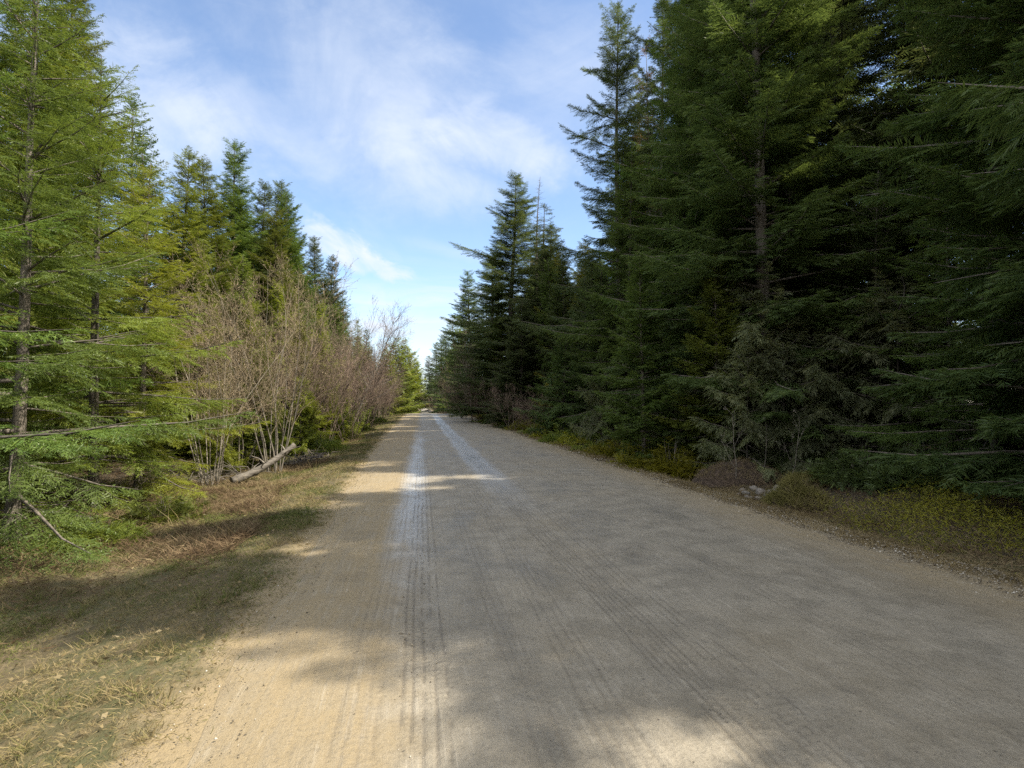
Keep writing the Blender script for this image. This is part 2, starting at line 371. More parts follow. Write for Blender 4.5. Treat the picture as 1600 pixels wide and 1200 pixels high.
# ---------------------------------------------------------------- bare broadleaf builder
def bare(name, H, nstem, spread, seed, sub=14, tw=9, r=0.03, curve=0.25, single=False, buds=True, twl=0.55):
    rs = np.random.default_rng(seed); st = Tubes(); tg = Tubes(); BP, BD = [], []
    def limb(o, d, Ln, r0, depth):
        n = 6; P = [o]; dd = d.copy()
        for i in range(n):
            dd = dd + rs.normal(size=3) * 0.10 + np.array([0, 0, 0.07 if depth else 0.05])
            dd /= np.linalg.norm(dd); P.append(P[-1] + dd * Ln / n)
        P = np.array(P); rad = r0 * (1 - 0.85 * np.linspace(0, 1, n + 1))
        (st if depth == 0 or (depth == 1 and r0 > 0.012) else tg).add(P, np.maximum(rad, 0.0022), 5 if depth == 0 else 3)
        if depth < 2:
            m_ = sub if depth == 0 else tw
            for i in range(m_):
                t = (0.25 if depth == 0 else 0.15) + (0.75 if depth == 0 else .85) * rs.random(); q = t * n; k = min(int(q), n - 1); p = P[k] + (P[k + 1] - P[k]) * (q - k)
                ax = P[k + 1] - P[k]; ax /= np.linalg.norm(ax)
                pr = np.cross(ax, rs.normal(size=3)); pr /= np.linalg.norm(pr); a = R(28 + 25 * rs.random())
                nd = ax * math.cos(a) + pr * math.sin(a)
                nl = Ln * ((0.34 if not single else 0.4) * (1.15 - t) + 0.08) if depth == 0 else Ln * twl * (1.1 - 0.5 * t) * (0.6 + 0.6 * rs.random())
                limb(p, nd, nl, max(0.003, r0 * (0.45 if depth == 0 else 0.4) * (1 - 0.6 * t)), depth + 1)
        else:
            for i in range(3):
                k = 1 + int(rs.random() * (n - 1)); BP.append(P[k]); BD.append(norm(rs.normal(size=3) + [0, 0, .5]))
    for i in range(nstem):
        a = i * 2.4 + rs.random(); sp = spread * (0.3 + 0.9 * rs.random())
        d = np.array([math.cos(a) * sp, math.sin(a) * sp, 1.0]); o = np.array([math.cos(a) * .18 * (not single), math.sin(a) * .18 * (not single), -0.05])
        limb(o, d / np.linalg.norm(d), H * (0.65 + 0.4 * rs.random()), r * (0.7 + 0.5 * rs.random()), 0)
    BP, BD = np.array(BP), np.array(BD)
    kv = kites(BP, BD, np.full(len(BP), 0.05), np.full(len(BP), 0.014), rs.normal(size=BP.shape))
    tV = np.concatenate(tg.V); tF = np.concatenate(tg.F); kF = np.arange(len(kv)).reshape(-1, 4) + len(tV)
    twm = mesh_np(name + '_twigs', np.concatenate([tV, kv]), np.concatenate([tF, kF]), 4, M['wood'])
    return {'trunk': st.mesh(name + '_stem', M['wood']), 'crown': twm, 'H': H, 'R': spread * H * .6}
B_ = {}
B_['clump1'] = bare('clump1', 6.5, 12, 0.30, 31, sub=14, tw=9, r=0.021)
B_['clump2'] = bare('clump2', 6.0, 9, 0.42, 32, sub=14, tw=9, r=0.024)
B_['clump3'] = bare('clump3', 4.5, 13, 0.55, 33, sub=12, tw=9, r=0.016)
B_['alder'] = bare('alder', 9.5, 1, 0.12, 34, sub=34, tw=14, r=0.07, single=True)
B_['whip'] = bare('whip', 2.2, 1, 0.10, 35, sub=5, tw=2, r=0.014, single=True)
B_['brush'] = bare('brush', 1.0, 12, 0.9, 36, sub=7, tw=4, r=0.009)

# ---------------------------------------------------------------- ground shape
def lerp_tab(tab):
    a = np.array([t[0] for t in tab], float); b = np.array([t[1] for t in tab], float)
    return lambda v: np.interp(v, a, b)
_zt = [(-60, 0), (18, 0), (40, 0.16), (58, 0.37), (70, 0.44), (78, 0.42), (90, 0.12), (110, -0.8), (150, -2.2), (200, -2.3), (250, -1.5), (320, -0.4), (420, 0.45), (600, 0.6), (2000, 1)]
_zg = lerp_tab(_zt)
def zprof(y):
    y = np.asarray(y, float); return (_zg(y - 4) + _zg(y) + _zg(y + 4)) / 3
def hsh(ix, iy, s_=0):
    v = np.sin(ix * 127.1 + iy * 311.7 + s_ * 74.7) * 43758.5453; return v - np.floor(v)
def vnoise(x, y, s_=0):
    ix, iy = np.floor(x), np.floor(y); fx, fy = x - ix, y - iy; fx = fx * fx * (3 - 2 * fx); fy = fy * fy * (3 - 2 * fy)
    a = hsh(ix, iy, s_); b = hsh(ix + 1, iy, s_); c = hsh(ix, iy + 1, s_); d = hsh(ix + 1, iy + 1, s_)
    return (a * (1 - fx) + b * fx) * (1 - fy) + (c * (1 - fx) + d * fx) * fy
def fbm(x, y, s_=0): return vnoise(x, y, s_) * .5 + vnoise(x * 2.1, y * 2.1, s_ + 1) * .28 + vnoise(x * 4.3, y * 4.3, s_ + 2) * .16
def sstep(v, a, b):
    t = np.clip((v - a) / (b - a), 0, 1); return t * t * (3 - 2 * t)
def edge_l(y): return -0.95 - 0.028 * np.clip(y, 0, 25) + 0.22 * (fbm(y * 0.35, y * 0 + 3.3, 5) - .5) + 0.10 * (vnoise(y * 2.5, y * 0 + 1.1, 8) - .5)
def edge_r(y): return 5.15 + 0.5 * (fbm(y * 0.3, y * 0 + 7.3, 6) - .5) + 0.15 * (vnoise(y * 2.2, y * 0 + 4.1, 9) - .5)
def gz(x, y):
    x = np.asarray(x, float); y = np.asarray(y, float)
    z = zprof(y)
    out_l = np.clip(edge_l(y) - x, 0, None); out_r = np.clip(x - edge_r(y), 0, None)
    z = z - 0.30 * sstep(out_l, 0.2, 2.6) + 0.10 * sstep(out_l, 3, 8) - 0.18 * sstep(out_r, 0.1, 1.0) + 0.35 * sstep(out_r, 1.5, 4.0)
    rough = 0.12 * sstep(out_l, 0.2, 3) + 0.22 * sstep(out_r, 0.2, 2.0)
    return z + rough * (fbm(x * 1.3, y * 1.3, 3) - 0.5) + 0.02 * (fbm(x * 0.7, y * 0.5, 4) - .5)
def grid_mesh(name, xs, ys, zf, material):
    X, Y = np.meshgrid(xs, ys); Z = zf(X, Y); V = np.stack([X, Y, Z], -1).reshape(-1, 3)
    nx, ny = len(xs), len(ys); i = np.arange(ny - 1)[:, None] * nx; j = np.arange(nx - 1)[None]
    F = np.stack([i + j, i + j + 1, i + j + 1 + nx, i + j + nx], -1).reshape(-1, 4)
    return mesh_np(name, V, F, 4, material, True)

# ground material: brown earth, dry grass and moss; bare dirt beside the road
mg, T = mat('roadside_ground')
tc = T.n('ShaderNodeTexCoord').outputs['Object']; gxx, gyy, gzz = T.sep(tc)
n1 = T.noise(tc, 0.9, 6, 0.6); n2 = T.noise(tc, 9, 6, 0.7); n3 = T.noise(tc, 45, 4, 0.7)
veg = T.mix(T.sm(n1, 0.35, 0.65), (0.115, 0.085, 0.045), (0.075, 0.080, 0.030))
veg = T.mix(T.sm(n2, 0.45, 0.7), veg, (0.19, 0.15, 0.08))
veg = T.mix(T.sm(T.noise(T.vm('ADD', tc, (9, 4, 0)), 1.6, 5, 0.6), 0.55, 0.72, 0.0, 0.5), veg, (0.12, 0.07, 0.045))
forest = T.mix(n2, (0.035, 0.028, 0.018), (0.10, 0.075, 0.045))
dirt = T.mix(T.noise(tc, 0.5, 5, 0.6), (0.335, 0.262, 0.150), (0.27, 0.216, 0.130))
dirt = T.mix(T.m('MULTIPLY', T.sm(n2, .45, .65), .45), dirt, (0.20, 0.165, 0.11))
e = T.m('ADD', gxx, T.m('MULTIPLY', T.m('SUBTRACT', T.noise(tc, 2.2, 5, 0.65), 0.5), 1.1))
dmask = T.m('MULTIPLY', T.sm(T.m('ADD', e, T.m('MULTIPLY', T.m('MINIMUM', gyy, 25.0), 0.028)), -1.42, -1.05), T.sm(e, 5.75, 5.2))
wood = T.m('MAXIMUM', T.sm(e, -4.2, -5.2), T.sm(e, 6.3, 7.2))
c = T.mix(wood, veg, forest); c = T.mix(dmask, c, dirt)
c = T.mix(T.m('MULTIPLY', T.sm(n3, 0.55, 0.75), 0.5), c, (0.06, 0.045, 0.03))
p = T.n('ShaderNodeBsdfPrincipled'); T.l(c, p.inputs['Base Color']); p.inputs['Roughness'].default_value = 0.9
bp = T.n('ShaderNodeBump'); bp.inputs['Distance'].default_value = 0.03; bp.inputs['Strength'].default_value = 0.8
T.l(T.m('ADD', n2, T.m('MULTIPLY', n3, 0.6)), bp.inputs['Height']); T.l(bp.outputs[0], p.inputs['Normal'])
T.l(p.outputs[0], T.n('ShaderNodeOutputMaterial').inputs[0])
xs = np.concatenate([np.linspace(-900, -60, 15), np.linspace(-50, -12, 20), np.arange(-11, 16, 0.22), np.linspace(16.5, 50, 20), np.linspace(60, 900, 15)])
ys = np.concatenate([np.linspace(-300, -20, 12), np.arange(-15, 0, 1.0), np.arange(0, 30, 0.22), np.arange(30, 100, 1.0), np.arange(100, 450, 5), np.linspace(460, 1800, 20)])
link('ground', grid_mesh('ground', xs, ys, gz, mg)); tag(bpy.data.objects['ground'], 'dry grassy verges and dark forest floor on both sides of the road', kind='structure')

# ---------------------------------------------------------------- road
mr, T = mat('packed_dirt_road')
tc = T.n('ShaderNodeTexCoord').outputs['Object']; X, Y, _z = T.sep(tc); att = T.n('ShaderNodeAttribute', attribute_name='wear').outputs['Fac']
big = T.noise(tc, 0.5, 5, 0.6); mid = T.noise(tc, 3.0, 6, 0.65); fine = T.noise(tc, 38, 5, 0.75); grit = T.noise(tc, 150, 3, 0.7)
wob = T.m('MULTIPLY', T.m('SUBTRACT', T.noise(T.xyz(0.0, Y, 0.0), 0.22, 3, 0.5), 0.5), 0.35)
Xw = T.m('ADD', X, wob)
streak = T.noise(T.xyz(T.m('MULTIPLY', Xw, 9.0), T.m('MULTIPLY', Y, 0.22), 0.0), 1.0, 6, 0.7)
streak2 = T.noise(T.xyz(T.m('MULTIPLY', Xw, 32.0), T.m('MULTIPLY', Y, 0.5), 5.0), 1.0, 4, 0.7)
c = T.mix(big, (0.335, 0.262, 0.150), (0.27, 0.216, 0.130))
grey = T.m('MULTIPLY', T.sm(T.m('ADD', Xw, T.m('MULTIPLY', T.m('SUBTRACT', mid, .5), .5)), -0.45, 0.15), T.sm(Xw, 5.0, 3.6))
grey = T.m('MULTIPLY', grey, T.sm(big, 0.25, 0.6, 0.65, 1.0))
c = T.mix(grey, c, T.mix(T.sm(mid, .3, .7), (0.215, 0.193, 0.150), (0.335, 0.300, 0.236)))
c = T.mix(T.m('MULTIPLY', T.sm(T.m('ADD', T.m('MULTIPLY', streak, .6), T.m('MULTIPLY', mid, .4)), 0.42, 0.62), 0.40), c, (0.25, 0.225, 0.175))
c = T.mix(T.m('MULTIPLY', T.m('MULTIPLY', T.sm(streak2, 0.5, 0.7), T.sm(mid, .4, .6)), 0.3), c, (0.52, 0.48, 0.40))
damp = T.m('MULTIPLY', grey, T.sm(T.noise(T.xyz(T.m('MULTIPLY', X, 1.1), T.m('MULTIPLY', Y, 0.42), 9.0), 1.0, 6, 0.65), 0.50, 0.66))
c = T.mix(T.m('MULTIPLY', damp, 0.38), c, (0.15, 0.137, 0.112))
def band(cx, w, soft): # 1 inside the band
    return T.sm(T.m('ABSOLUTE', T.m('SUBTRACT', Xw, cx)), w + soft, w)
pale = T.m('MULTIPLY', band(-0.13, 0.05, 0.30), T.m('MULTIPLY', T.sm(Y, 3.5, 9.0), T.sm(Y, 40, 12)))  # mask of the two wheel strips that carry a painted sky reflection
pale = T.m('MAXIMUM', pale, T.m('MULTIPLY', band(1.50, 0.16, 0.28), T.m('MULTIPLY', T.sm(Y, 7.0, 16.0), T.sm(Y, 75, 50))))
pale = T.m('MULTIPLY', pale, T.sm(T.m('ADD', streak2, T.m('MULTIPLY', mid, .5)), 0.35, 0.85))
c = T.mix(T.m('MULTIPLY', pale, 0.8), c, (0.46, 0.475, 0.49))  # bluish sky sheen put into the road colour along the wheel strips
speck = T.n('ShaderNodeTexVoronoi'); speck.inputs['Scale'].default_value = 16; T.l(tc, speck.inputs['Vector'])
sp = T.m('MULTIPLY', T.sm(speck.outputs['Distance'], 0.16, 0.05), T.sm(T.noise(tc, 4.5, 3), 0.5, 0.68))
c = T.mix(sp, c, (0.075, 0.06, 0.045))
c = T.mix(T.m('MULTIPLY', T.sm(fine, 0.50, 0.66), 0.42), c, (0.125, 0.108, 0.08))
c = T.mix(T.m('MULTIPLY', T.sm(grit, 0.54, 0.68), 0.36), c, (0.50, 0.45, 0.36))
p = T.n('ShaderNodeBsdfPrincipled'); T.l(c, p.inputs['Base Color'])
ro = T.m('SUBTRACT', T.m('SUBTRACT', T.m('SUBTRACT', 0.82, T.m('MULTIPLY', damp, 0.14)), T.m('MULTIPLY', grey, 0.20)), T.m('MULTIPLY', pale, 0.34)); T.l(ro, p.inputs['Roughness'])
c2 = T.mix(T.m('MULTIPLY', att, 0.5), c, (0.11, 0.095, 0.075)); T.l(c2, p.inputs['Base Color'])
hgt = T.m('ADD', T.m('MULTIPLY', fine, 0.5), T.m('MULTIPLY', mid, 0.8))
hgt = T.m('ADD', hgt, T.m('MULTIPLY', grit, 0.2)); hgt = T.m('ADD', hgt, T.m('MULTIPLY', streak, 0.3)); hgt = T.m('ADD', hgt, T.m('MULTIPLY', streak2, 0.18))
hgt = T.m('SUBTRACT', hgt, T.m('MULTIPLY', sp, 0.3))
bp = T.n('ShaderNodeBump'); bp.inputs['Distance'].default_value = 0.028; bp.inputs['Strength'].default_value = 0.8
T.l(hgt, bp.inputs['Height']); T.l(bp.outputs[0], p.inputs['Normal'])
T.l(p.outputs[0], T.n('ShaderNodeOutputMaterial').inputs[0])
def wander(y, k): return 0.10 * (vnoise(y * .13, y * 0 + k, 30 + k) - .5) + 0.03 * (vnoise(y * .6, y * 0 + k, 40 + k) - .5)
def tread(X_, Y_, cx, k, grooves, depth, patch=.30, lug=.055):
    """pressed tyre print: broken lengthways grooves with patches of short cross lugs"""
    d = X_ - cx - wander(Y_, k); h = np.zeros_like(d)
    for i, g in enumerate(grooves):
        dd = d - g - .006 * (vnoise(Y_ * 3, Y_ * 0 + i, k) - .5)
        on = sstep(vnoise(Y_ * 2.3 + i * 9, Y_ * 0 + k, 60 + i) * .6 + vnoise(Y_ * 14 + i * 5, Y_ * 0 + k, 70 + i) * .5, patch, patch + .2)
        h += np.exp(-(dd / .0075) ** 2) * on
    w = max(abs(g) for g in grooves) + .02
    ins = (np.abs(d) < w) * sstep(vnoise(Y_ * .8, Y_ * 0 + k, 90) * .6 + vnoise(X_ * 9, Y_ * 9, 91) * .5, .5, .8)
    h += .55 * ins * sstep(np.sin(2 * np.pi * (Y_ / lug + np.abs(d) * 4)), .2, .8)
    return h * depth, np.clip(h, 0, 1)
TREADS = [(0.04, 1, (-.13, -.075, -.015, .05, .115), .008), (-0.30, 2, (-.10, -.04, .03, .09), .004), (0.62, 3, (-.08, -.02, .05), .004), (0.93, 7, (-.09, -.03, .04, .10), .005),
          (1.50, 4, (-.13, -.08, -.03, .02, .07, .12), .007), (1.83, 5, (-.11, -.05, .01, .07), .006), (2.9, 6, (-.10, -.03, .04, .1), .004)]
def road_mesh():
    ys = np.concatenate([np.arange(-14, 1.5, 0.5), 1.5 + np.cumsum(np.interp(np.arange(620), [0, 619], [.013, .045])), []]); ys = np.concatenate([ys, np.arange(ys[-1] + .1, 45, .12), np.arange(45.3, 100, 0.5), np.arange(101, 425, 3)])
    u = np.linspace(0, 1, 640); U, Yg = np.meshgrid(u, ys)
    Xg = edge_l(Yg) * (1 - U) + edge_r(Yg) * U
    rut = -0.020 * (np.exp(-((Xg - 0.0 - wander(Yg, 1)) / .22) ** 2) + np.exp(-((Xg - 1.65 - wander(Yg, 4)) / .3) ** 2)) + 0.03 * np.sin(np.pi * U)
    e = np.minimum(1, np.minimum(U, 1 - U) * 14); nearf = sstep(Yg, 22, 10) * e
    wash = .010 * (fbm(Xg * 1.2, Yg * 2.2, 17) - .5) + .006 * (fbm(Xg * 5, Yg * 4, 18) - .5)
    grit = .0065 * (fbm(Xg * 24, Yg * 24, 19) - .45) * (.4 + 1.2 * fbm(Xg * 1.5, Yg * .6, 22)) + .006 * sstep(vnoise(Xg * 32, Yg * 32, 23), .86, 1.0)
    h = np.zeros_like(Xg); wr = np.zeros_like(Xg)
    for cx, k, g, dp in TREADS:
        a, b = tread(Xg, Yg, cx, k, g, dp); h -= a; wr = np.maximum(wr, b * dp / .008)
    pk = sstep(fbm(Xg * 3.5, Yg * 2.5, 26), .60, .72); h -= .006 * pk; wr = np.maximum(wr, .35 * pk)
    Zg = gz(Xg, Yg) + 0.004 + (rut + wash) * e + (grit + h) * nearf + 0.02 * np.minimum(1, np.minimum(U, 1 - U) * 20)
    V = np.stack([Xg, Yg, Zg], -1).reshape(-1, 3); nx = len(u); ny = len(ys)
    i = np.arange(ny - 1)[:, None] * nx; j = np.arange(nx - 1)[None]
    F = np.stack([i + j, i + j + 1, i + j + 1 + nx, i + j + nx], -1).reshape(-1, 4)
    me = mesh_np('road', V, F, 4, mr, True)
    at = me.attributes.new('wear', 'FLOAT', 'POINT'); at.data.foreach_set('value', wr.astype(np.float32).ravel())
    return me
link('road', road_mesh()); tag(bpy.data.objects['road'], 'straight unpaved dirt road with tyre tracks and sky sheen painted on two strips', kind='structure')

# ---------------------------------------------------------------- placing plants
sil = lerp_tab([(-400, -900), (-100, -420), (150, -90), (250, 60), (335, 150), (350, 225), (400, 290), (435, 300), (462, 320), (492, 385), (530, 445), (550, 480), (590, 545), (612, 545), (635, 535), (650, 580),
                (657, 625), (662, 610), (668, 570), (690, 525), (712, 495), (735, 455), (760, 380), (790, 300), (850, 330), (880, 390), (925, 390), (935, 330), (948, 60), (985, 60), (1010, 20), (1060, -100), (1150, -350), (2200, -1500)])
def px_of(X_, Y_):
    v = np.array([X_, Y_, 1.6]) - EYE; dz = v @ _f; return 800 + FPX * (v @ _r) / max(dz, 0.1)
ORD = 'first second third fourth fifth sixth seventh eighth ninth tenth eleventh twelfth thirteenth fourteenth fifteenth sixteenth seventeenth eighteenth nineteenth twentieth'.split()
TENS = {2: 'twenty', 3: 'thirty', 4: 'forty', 5: 'fifty', 6: 'sixty', 7: 'seventy'}
def ordinal(n):
    if n <= 20: return ORD[n - 1]
    t, u = divmod(n, 10)
    return TENS[t][:-1] + 'ieth' if u == 0 else TENS[t] + '-' + ORD[u - 1]
placed = []
def plant(src, X_, Y_, s_, matn=None, name='fir_tree', label=None, cat='tree', group=None, rz=None, sx=None, trunkm=None, tilt=(0, 0), crown='crown', trunk='trunk', row=None, dz=-0.06):
    v = V_.get(src) or B_[src]
    o = bpy.data.objects.new(name, None); S.collection.objects.link(o); o.empty_display_size = 0.2
    o.location = (X_, Y_, float(gz(X_, Y_)) + dz)
    o.rotation_euler = (tilt[0], tilt[1], random.random() * 6.28 if rz is None else rz)
    o.scale = (s_ * (sx or 1), s_ * (sx or 1), s_)
    link(trunk, v['trunk'], o, WOODC[trunkm or 'bark']); link(crown, v['crown'], o, {**LEAFC, **WOODC}[matn or 'brown'])
    tag(o, label, cat, group)
    placed.append(dict(o=o, x=X_, y=Y_, s=s_, h=v['H'] * s_, src=src, mat=matn, row=row, label=label, name=name, group=group))
    return o
random.seed(5)
def tree_at(px, Y_, ytop, src, matn, row=None, X_=None, **k):
    """a tree whose tip reaches the photograph's row ytop"""
    X_ = gx(px, Y_) if X_ is None else X_
    h = top_z(px, ytop, X_, Y_) - float(gz(X_, Y_)) + 0.06
    return plant(src, X_, Y_, h / V_[src]['H'], matn, row=row, **k)
GS, GL = 'conifers on the shaded side of the road', 'conifers on the sunlit side of the road'
# shaded (right-hand) side, the trees that make the skyline
HAND_R = [  # px, Y, top, source, material, label
    (795, 44, 276, 'fir1', 'firblue', 'tall blue-green fir with the highest tip of the mid-distance group beyond the dead spire'),
    (848, 40, 318, 'sparse', 'firblue', 'fir with thin see-through top just in front of the dead spire'),
    (852, 38, 350, 'fir1', 'firblue', 'broad dark fir filling in below the thin-topped fir'),
    (768, 52, 385, 'fir2', 'firblue', 'ragged fir with long branches reaching over the road in mid distance'),
    (745, 50, 425, 'fir3', 'fir', 'dark fir leaning its boughs furthest toward the road in mid distance'),
    (812, 34, 470, 'fir3', 'firblue', 'shorter bushy fir at the foot of the mid-distance group'),
    (785, 36, 480, 'hem1', 'olive', 'olive young conifer catching light in front of the mid-distance group'),
    (878, 36, 384, 'cedar1', 'gold', 'golden-tipped cedar in the dip of the skyline, the duller of two'),
    (866, 35, 405, 'hem1', 'green', 'green hemlock just below the duller golden cedar'),
    (897, 33, 402, 'fir3', 'fir', 'dark fir between the two golden cedars'),
    (922, 31, 396, 'fir3', 'green', 'green fir tucked against the tallest fir'),
    (910, 34, 382, 'cedar1', 'gold', 'brightest golden cedar top beside the tallest fir'),
    (965, 27, 8, 'fir2', 'firblue', 'tallest fir against the sky with long ragged side branches'),
    (1018, 29, 60, 'sparse', 'brown', 'fir with a browning dead top beside the tallest fir'),
    (1035, 23, -40, 'fir2', 'firblue', 'dark fir with drooping boughs between the browning fir and the bright green tree'),
    (1085, 19, -110, 'hem1', 'green', 'bright green tree with a pale bare trunk showing through'),
    (1150, 17, -260, 'fir1', 'fir', 'very tall dark fir behind the grey fronds'),
    (1205, 14, -350, 'fir1', 'fir', 'huge fir with a crooked bare limb at the top of the picture'),
    (975, 21, 240, 'hem1', 'green', 'lit green hemlock standing before the tallest fir'),
    (935, 25, 420, 'fir3', 'fir', 'dark fir closing the gap under the golden cedars'),
    (1005, 15, 395, 'young1', 'green', 'young green fir with layered boughs at the forest edge'),
    (1148, 15.6, 330, 'near1', 'fir', 'dense dark fir filling the gap beside the hanging fronds'),
    (1232, 15.0, 230, 'near1', 'fir', 'dense dark fir behind the tallest frondy sapling'),
    (1085, 16.8, 440, 'near1', 'fir', 'dark low fir behind the mossy bush touching the earth bank'),
    (1185, 17.5, 120, 'near1', 'fir', 'tall dense fir deep behind the hanging fronds'),
    (1120, 13.8, 400, 'young1', 'olive', 'young olive fir rising beside the hanging fronds'),
    (880, 27, 520, 'young2', 'fir', 'small dark hemlock at the verge in mid distance'),
    (728, 62, 480, 'far1', 'firblue', 'dark fir far along the shaded verge, next before the bare pale trunk'),
    (712, 76, 492, 'far2', 'fir', 'thin ragged fir far along the shaded verge'),
    (700, 92, 516, 'far1', 'fir', 'sunlit fir far along the shaded verge'),
    (688, 120, 522, 'far2', 'firblue', 'distant dark fir just before the road vanishes'),
    (680, 150, 535, 'far1', 'firblue', 'distant fir overlapping the farthest dark firs'),
    (672, 190, 556, 'far2', 'firblue', 'farthest dark fir beside the vanishing road'),
]
for px, Y_, tp, src, mt, lb in HAND_R:
    Y_ = max(Y_, 6.2 * FPX / (px - 658)) if px < 900 else Y_
    SX = {965: .85, 1018: .6, 1035: .6, 1085: .75, 795: 1.35, 848: 1.3, 852: 1.2, 768: 1.3, 745: 1.15, 712: 1.25, 700: 1.3, 688: 1.4, 680: 1.4, 672: 1.4, 812: 1.3, 880: 1.3, 910: 1.3,  935: 1.1, 785: 1.3}.get(px, 1)
    tree_at(px, Y_, tp, src, mt, row='R', sx=SX, label=lb, group=GS, name={'cedar1': 'cedar_tree', 'hem1': 'hemlock_tree', 'young2': 'hemlock_tree'}.get(src, 'fir_tree'), trunkm='pale' if px in (1085, 1018) else None)
plant('snag', gx(828, 47), 47, (top_z(828, 282, 0, 47)) / 19, 'bark', 'dead_tree', 'bare dead spire poking above the mid-distance firs', 'tree', crown='crown_remnant', sx=1.5)
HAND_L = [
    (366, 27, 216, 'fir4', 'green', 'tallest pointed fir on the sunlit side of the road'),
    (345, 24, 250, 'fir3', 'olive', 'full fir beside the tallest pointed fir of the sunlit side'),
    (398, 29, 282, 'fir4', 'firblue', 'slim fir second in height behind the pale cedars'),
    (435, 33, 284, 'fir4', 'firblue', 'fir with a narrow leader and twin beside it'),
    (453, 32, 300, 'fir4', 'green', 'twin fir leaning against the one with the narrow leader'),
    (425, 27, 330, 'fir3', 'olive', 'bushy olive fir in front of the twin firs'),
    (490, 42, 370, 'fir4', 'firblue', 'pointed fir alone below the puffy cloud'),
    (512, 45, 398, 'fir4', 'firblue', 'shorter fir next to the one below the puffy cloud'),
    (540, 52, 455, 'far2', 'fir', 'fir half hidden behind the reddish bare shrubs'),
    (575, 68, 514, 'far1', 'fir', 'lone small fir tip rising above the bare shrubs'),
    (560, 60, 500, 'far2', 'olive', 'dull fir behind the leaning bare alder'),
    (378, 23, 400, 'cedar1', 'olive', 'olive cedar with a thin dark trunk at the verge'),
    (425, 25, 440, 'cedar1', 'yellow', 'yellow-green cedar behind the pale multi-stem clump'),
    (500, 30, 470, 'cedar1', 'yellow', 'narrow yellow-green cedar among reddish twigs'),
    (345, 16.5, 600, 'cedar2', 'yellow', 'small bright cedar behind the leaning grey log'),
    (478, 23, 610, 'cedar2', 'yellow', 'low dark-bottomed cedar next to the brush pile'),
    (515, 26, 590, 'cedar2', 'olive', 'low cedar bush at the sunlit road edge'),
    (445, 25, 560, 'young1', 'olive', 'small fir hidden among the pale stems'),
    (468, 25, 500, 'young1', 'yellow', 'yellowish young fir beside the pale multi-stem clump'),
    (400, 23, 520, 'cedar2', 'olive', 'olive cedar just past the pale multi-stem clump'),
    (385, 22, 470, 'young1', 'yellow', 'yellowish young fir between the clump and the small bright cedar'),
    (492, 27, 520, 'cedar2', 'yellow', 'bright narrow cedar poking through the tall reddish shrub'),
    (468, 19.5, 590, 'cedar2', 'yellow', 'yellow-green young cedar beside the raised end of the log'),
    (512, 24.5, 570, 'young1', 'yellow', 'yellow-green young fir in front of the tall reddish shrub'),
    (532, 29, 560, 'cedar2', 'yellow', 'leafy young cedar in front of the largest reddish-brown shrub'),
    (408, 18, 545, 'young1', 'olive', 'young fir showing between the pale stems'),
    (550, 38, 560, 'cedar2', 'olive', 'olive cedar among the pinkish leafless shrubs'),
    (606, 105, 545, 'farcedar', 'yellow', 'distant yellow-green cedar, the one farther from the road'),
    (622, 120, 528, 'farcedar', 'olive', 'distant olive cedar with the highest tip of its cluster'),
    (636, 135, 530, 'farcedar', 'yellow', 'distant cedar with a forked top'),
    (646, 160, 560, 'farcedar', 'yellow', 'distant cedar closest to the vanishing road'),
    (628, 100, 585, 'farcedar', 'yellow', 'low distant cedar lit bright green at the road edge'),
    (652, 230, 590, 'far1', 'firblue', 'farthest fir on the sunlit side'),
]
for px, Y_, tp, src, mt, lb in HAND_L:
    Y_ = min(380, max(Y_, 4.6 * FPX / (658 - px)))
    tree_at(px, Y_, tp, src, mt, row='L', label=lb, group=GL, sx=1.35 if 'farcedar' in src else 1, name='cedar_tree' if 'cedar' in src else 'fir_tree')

def free(x, y, d):
    return all((q['x'] - x) ** 2 + (q['y'] - y) ** 2 > (d * min(1, q['s'] + .3)) ** 2 for q in placed)
def fill(side, rows, y0, y1, step, srcs, mats, hr, dmin, group, hs=1.0):
    for row, (xa, xb) in rows:
        y = y0 + random.random() * step
        while y < y1:
            x = (random.uniform(xa, xb)) * side; x = x + (1.6 if side > 0 and row != 'far' else 0)
            i = random.randrange(len(srcs)); src = srcs[i]
            if side > 0 and row == 'front': x += 2.2 if y < 17 else 0.8 if y < 40 else 0
            px = px_of(x, y)
            if free(x, y, dmin):
                h = random.uniform(*hr)
                if y > 4:
                    lim = min(top_z(px + q * 900 / max(y, 5), sil(px + q * 900 / max(y, 5)), x, y) for q in (-.9, 0, .9)) - float(gz(x, y))
                    h = min(h, lim * random.uniform(.82, .96))
                if side > 0 and 4.5 < y < 8.8: h = min(h, 1.33 * (x + 1.6))
                if h > 2.5:
                    mt = random.choice(mats)
                    if y < 14 and row in ('front', 'second'): src = 'near1'; h = min(h, 14)
                    plant(src, x, y, h / V_[src]['H'], mt, row=row, group=group, name='cedar_tree' if 'cedar' in src else 'hemlock_tree' if src in ('hem1', 'young2') else 'fir_tree')
            y += step * random.uniform(.7, 1.3)
near = ['fir1', 'fir2', 'hem1', 'fir3']; far = ['far1', 'far2']
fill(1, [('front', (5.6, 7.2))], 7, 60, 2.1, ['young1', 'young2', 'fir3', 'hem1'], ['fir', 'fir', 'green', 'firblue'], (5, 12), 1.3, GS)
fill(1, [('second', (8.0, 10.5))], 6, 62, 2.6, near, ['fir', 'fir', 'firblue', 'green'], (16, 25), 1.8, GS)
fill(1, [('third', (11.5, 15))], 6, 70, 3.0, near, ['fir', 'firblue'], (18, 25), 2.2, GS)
fill(1, [('deep', (16, 20)), ('deep', (23, 30))], 8, 80, 4.4, far, ['fir'], (17, 23), 2.5, GS)
